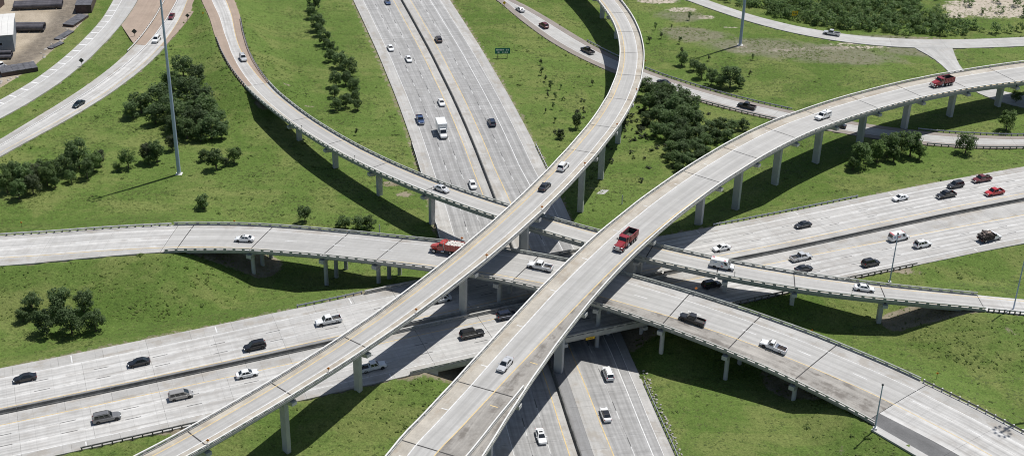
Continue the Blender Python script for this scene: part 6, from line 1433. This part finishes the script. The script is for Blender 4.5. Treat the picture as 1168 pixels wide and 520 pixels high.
def pipe(p, rz, L_, rad, label, group):
    o = MB().tube([(-L_ / 2, 0, 0), (L_ / 2, 0, 0)], [rad, rad], 16, cap=False).tube([(-L_ / 2, 0, 0), (L_ / 2, 0, 0)], [rad * .9, rad * .9], 16, cap=False).build('steel_pipe', M['pipe'])
    o.location = p; o.rotation_euler = (0, 0, rz); tag(o, label, 'pipe', group)
def pipe_rack(cx, cy, rz, L_, rad, n, label, group, up=0):
    z = gz(cx, cy); c, s_ = math.cos(rz), math.sin(rz)
    for k in (-.38, 0, .38):
        o = MB().box(-.15, .15, -n * rad - .3, n * rad + .3, -.1, .32).build('timber_bearer', M['timber']); o.location = (cx + c * L_ * k, cy + s_ * L_ * k, z); o.rotation_euler = (0, 0, rz)
        tag(o, 'pale timber bearer under the ' + group, 'timber', 'bearers under ' + group)
    for k in range(n):
        d = (k - (n - 1) / 2) * rad * 2.04
        pipe((cx - s_ * d, cy + c * d, z + .33 + rad), rz, L_, rad, label, group)
    for k in range(up):
        d = (k - (up - 1) / 2) * rad * 2.04
        pipe((cx - s_ * d, cy + c * d, z + .33 + rad * 2.75), rz, L_, rad, label, group)
pipe_rack(-169.0, 460.0, .20, 16.5, .9, 3, 'dark coated pipe in the long stack on top yard rack', 'pipes in the long top stack', 0)
pipe_rack(-164.6, 437.2, .10, 9.6, 1.1, 2, 'dark coated pipe in the stack on rack right of shed', 'pipes right of the shed')
pipe_rack(-166.6, 412.2, .12, 8.0, .6, 3, 'dark coated pipe in the stack on rack before the shed', 'pipes before the shed', 1)
def crate(name, label, cx, cy, rz, lx, ly, h, n=1, top='tarp', side='tarp_side', cat='container', ribs=6):
    z = gz(cx, cy); r = tag(empty(name, (cx, cy, z), rz), label, cat)
    mb = MB(); mb.box(-lx / 2, lx / 2, -ly / 2, ly / 2, -.2, h - .1); mb.build('side', M[side], r)
    for k in range(ribs):
        a, b = -lx / 2 - .05 + k * (lx + .1) / ribs, -lx / 2 - .05 + (k + 1) * (lx + .1) / ribs - .05
        mb = MB(); mb.box(a, b, -ly / 2 - .05, ly / 2 + .05, h - .1, h + RNG.uniform(0, .06)); mb.build('top_plank', M[top], r)
    return r
crate('storage_container', 'dark covered container by the grass verge at top', -152.6, 461.5, 1.72, 13.0, 5.4, 3.0)
crate('plank_stack', 'flat stack of dark planks below the covered container', -151.9, 446.5, 1.35, 10.5, 4.0, .9, cat='stack')
crate('plank_stack', 'low thin stack of dark planks along yard edge', -151.8, 432.6, 1.3, 8.5, 2.4, .4, cat='stack')
crate('plank_stack', 'small low stack of grey planks at yard edge bend', -151.7, 423.0, 1.15, 6.0, 2.0, .4, cat='stack', ribs=4)
crate('plank_stack', 'big tilted dark stack at lower end of yard', -156.8, 401.0, .52, 11.0, 5.6, 1.5, cat='stack')
crate('storage_container', 'dark container at the left edge of the yard', -184.5, 457.0, 1.5, 10.0, 5.0, 3.0)
vehicle('pickup', 'white', (-163.4, 404.0, gz(-163.4, 404.0) + .01), 2.5, 'white pickup cut by left edge in the yard', G4)
# rubble along the yard edge
for i in range(46):
    t = i / 45; k = int(t * (len(tr) - 40)); 
    s = 40 + 82 * t + RNG.uniform(-1, 1); x, y, _ = jp.at(s, -jp.w(s) / 2 - RNG.uniform(6.2, 9.0))
    o = link(bpy.data.objects.new('rubble_stone', stone_me[i % 5])); q = RNG.uniform(.3, .75); o.location = (x, y, gz(x, y) + .1); o.scale = (q, q, q * .7); o.rotation_euler = (0, 0, RNG.uniform(0, 6))
    tag(o, 'pale rubble stone strewn along the yard edge verge', 'stone', 'rubble along the yard edge')
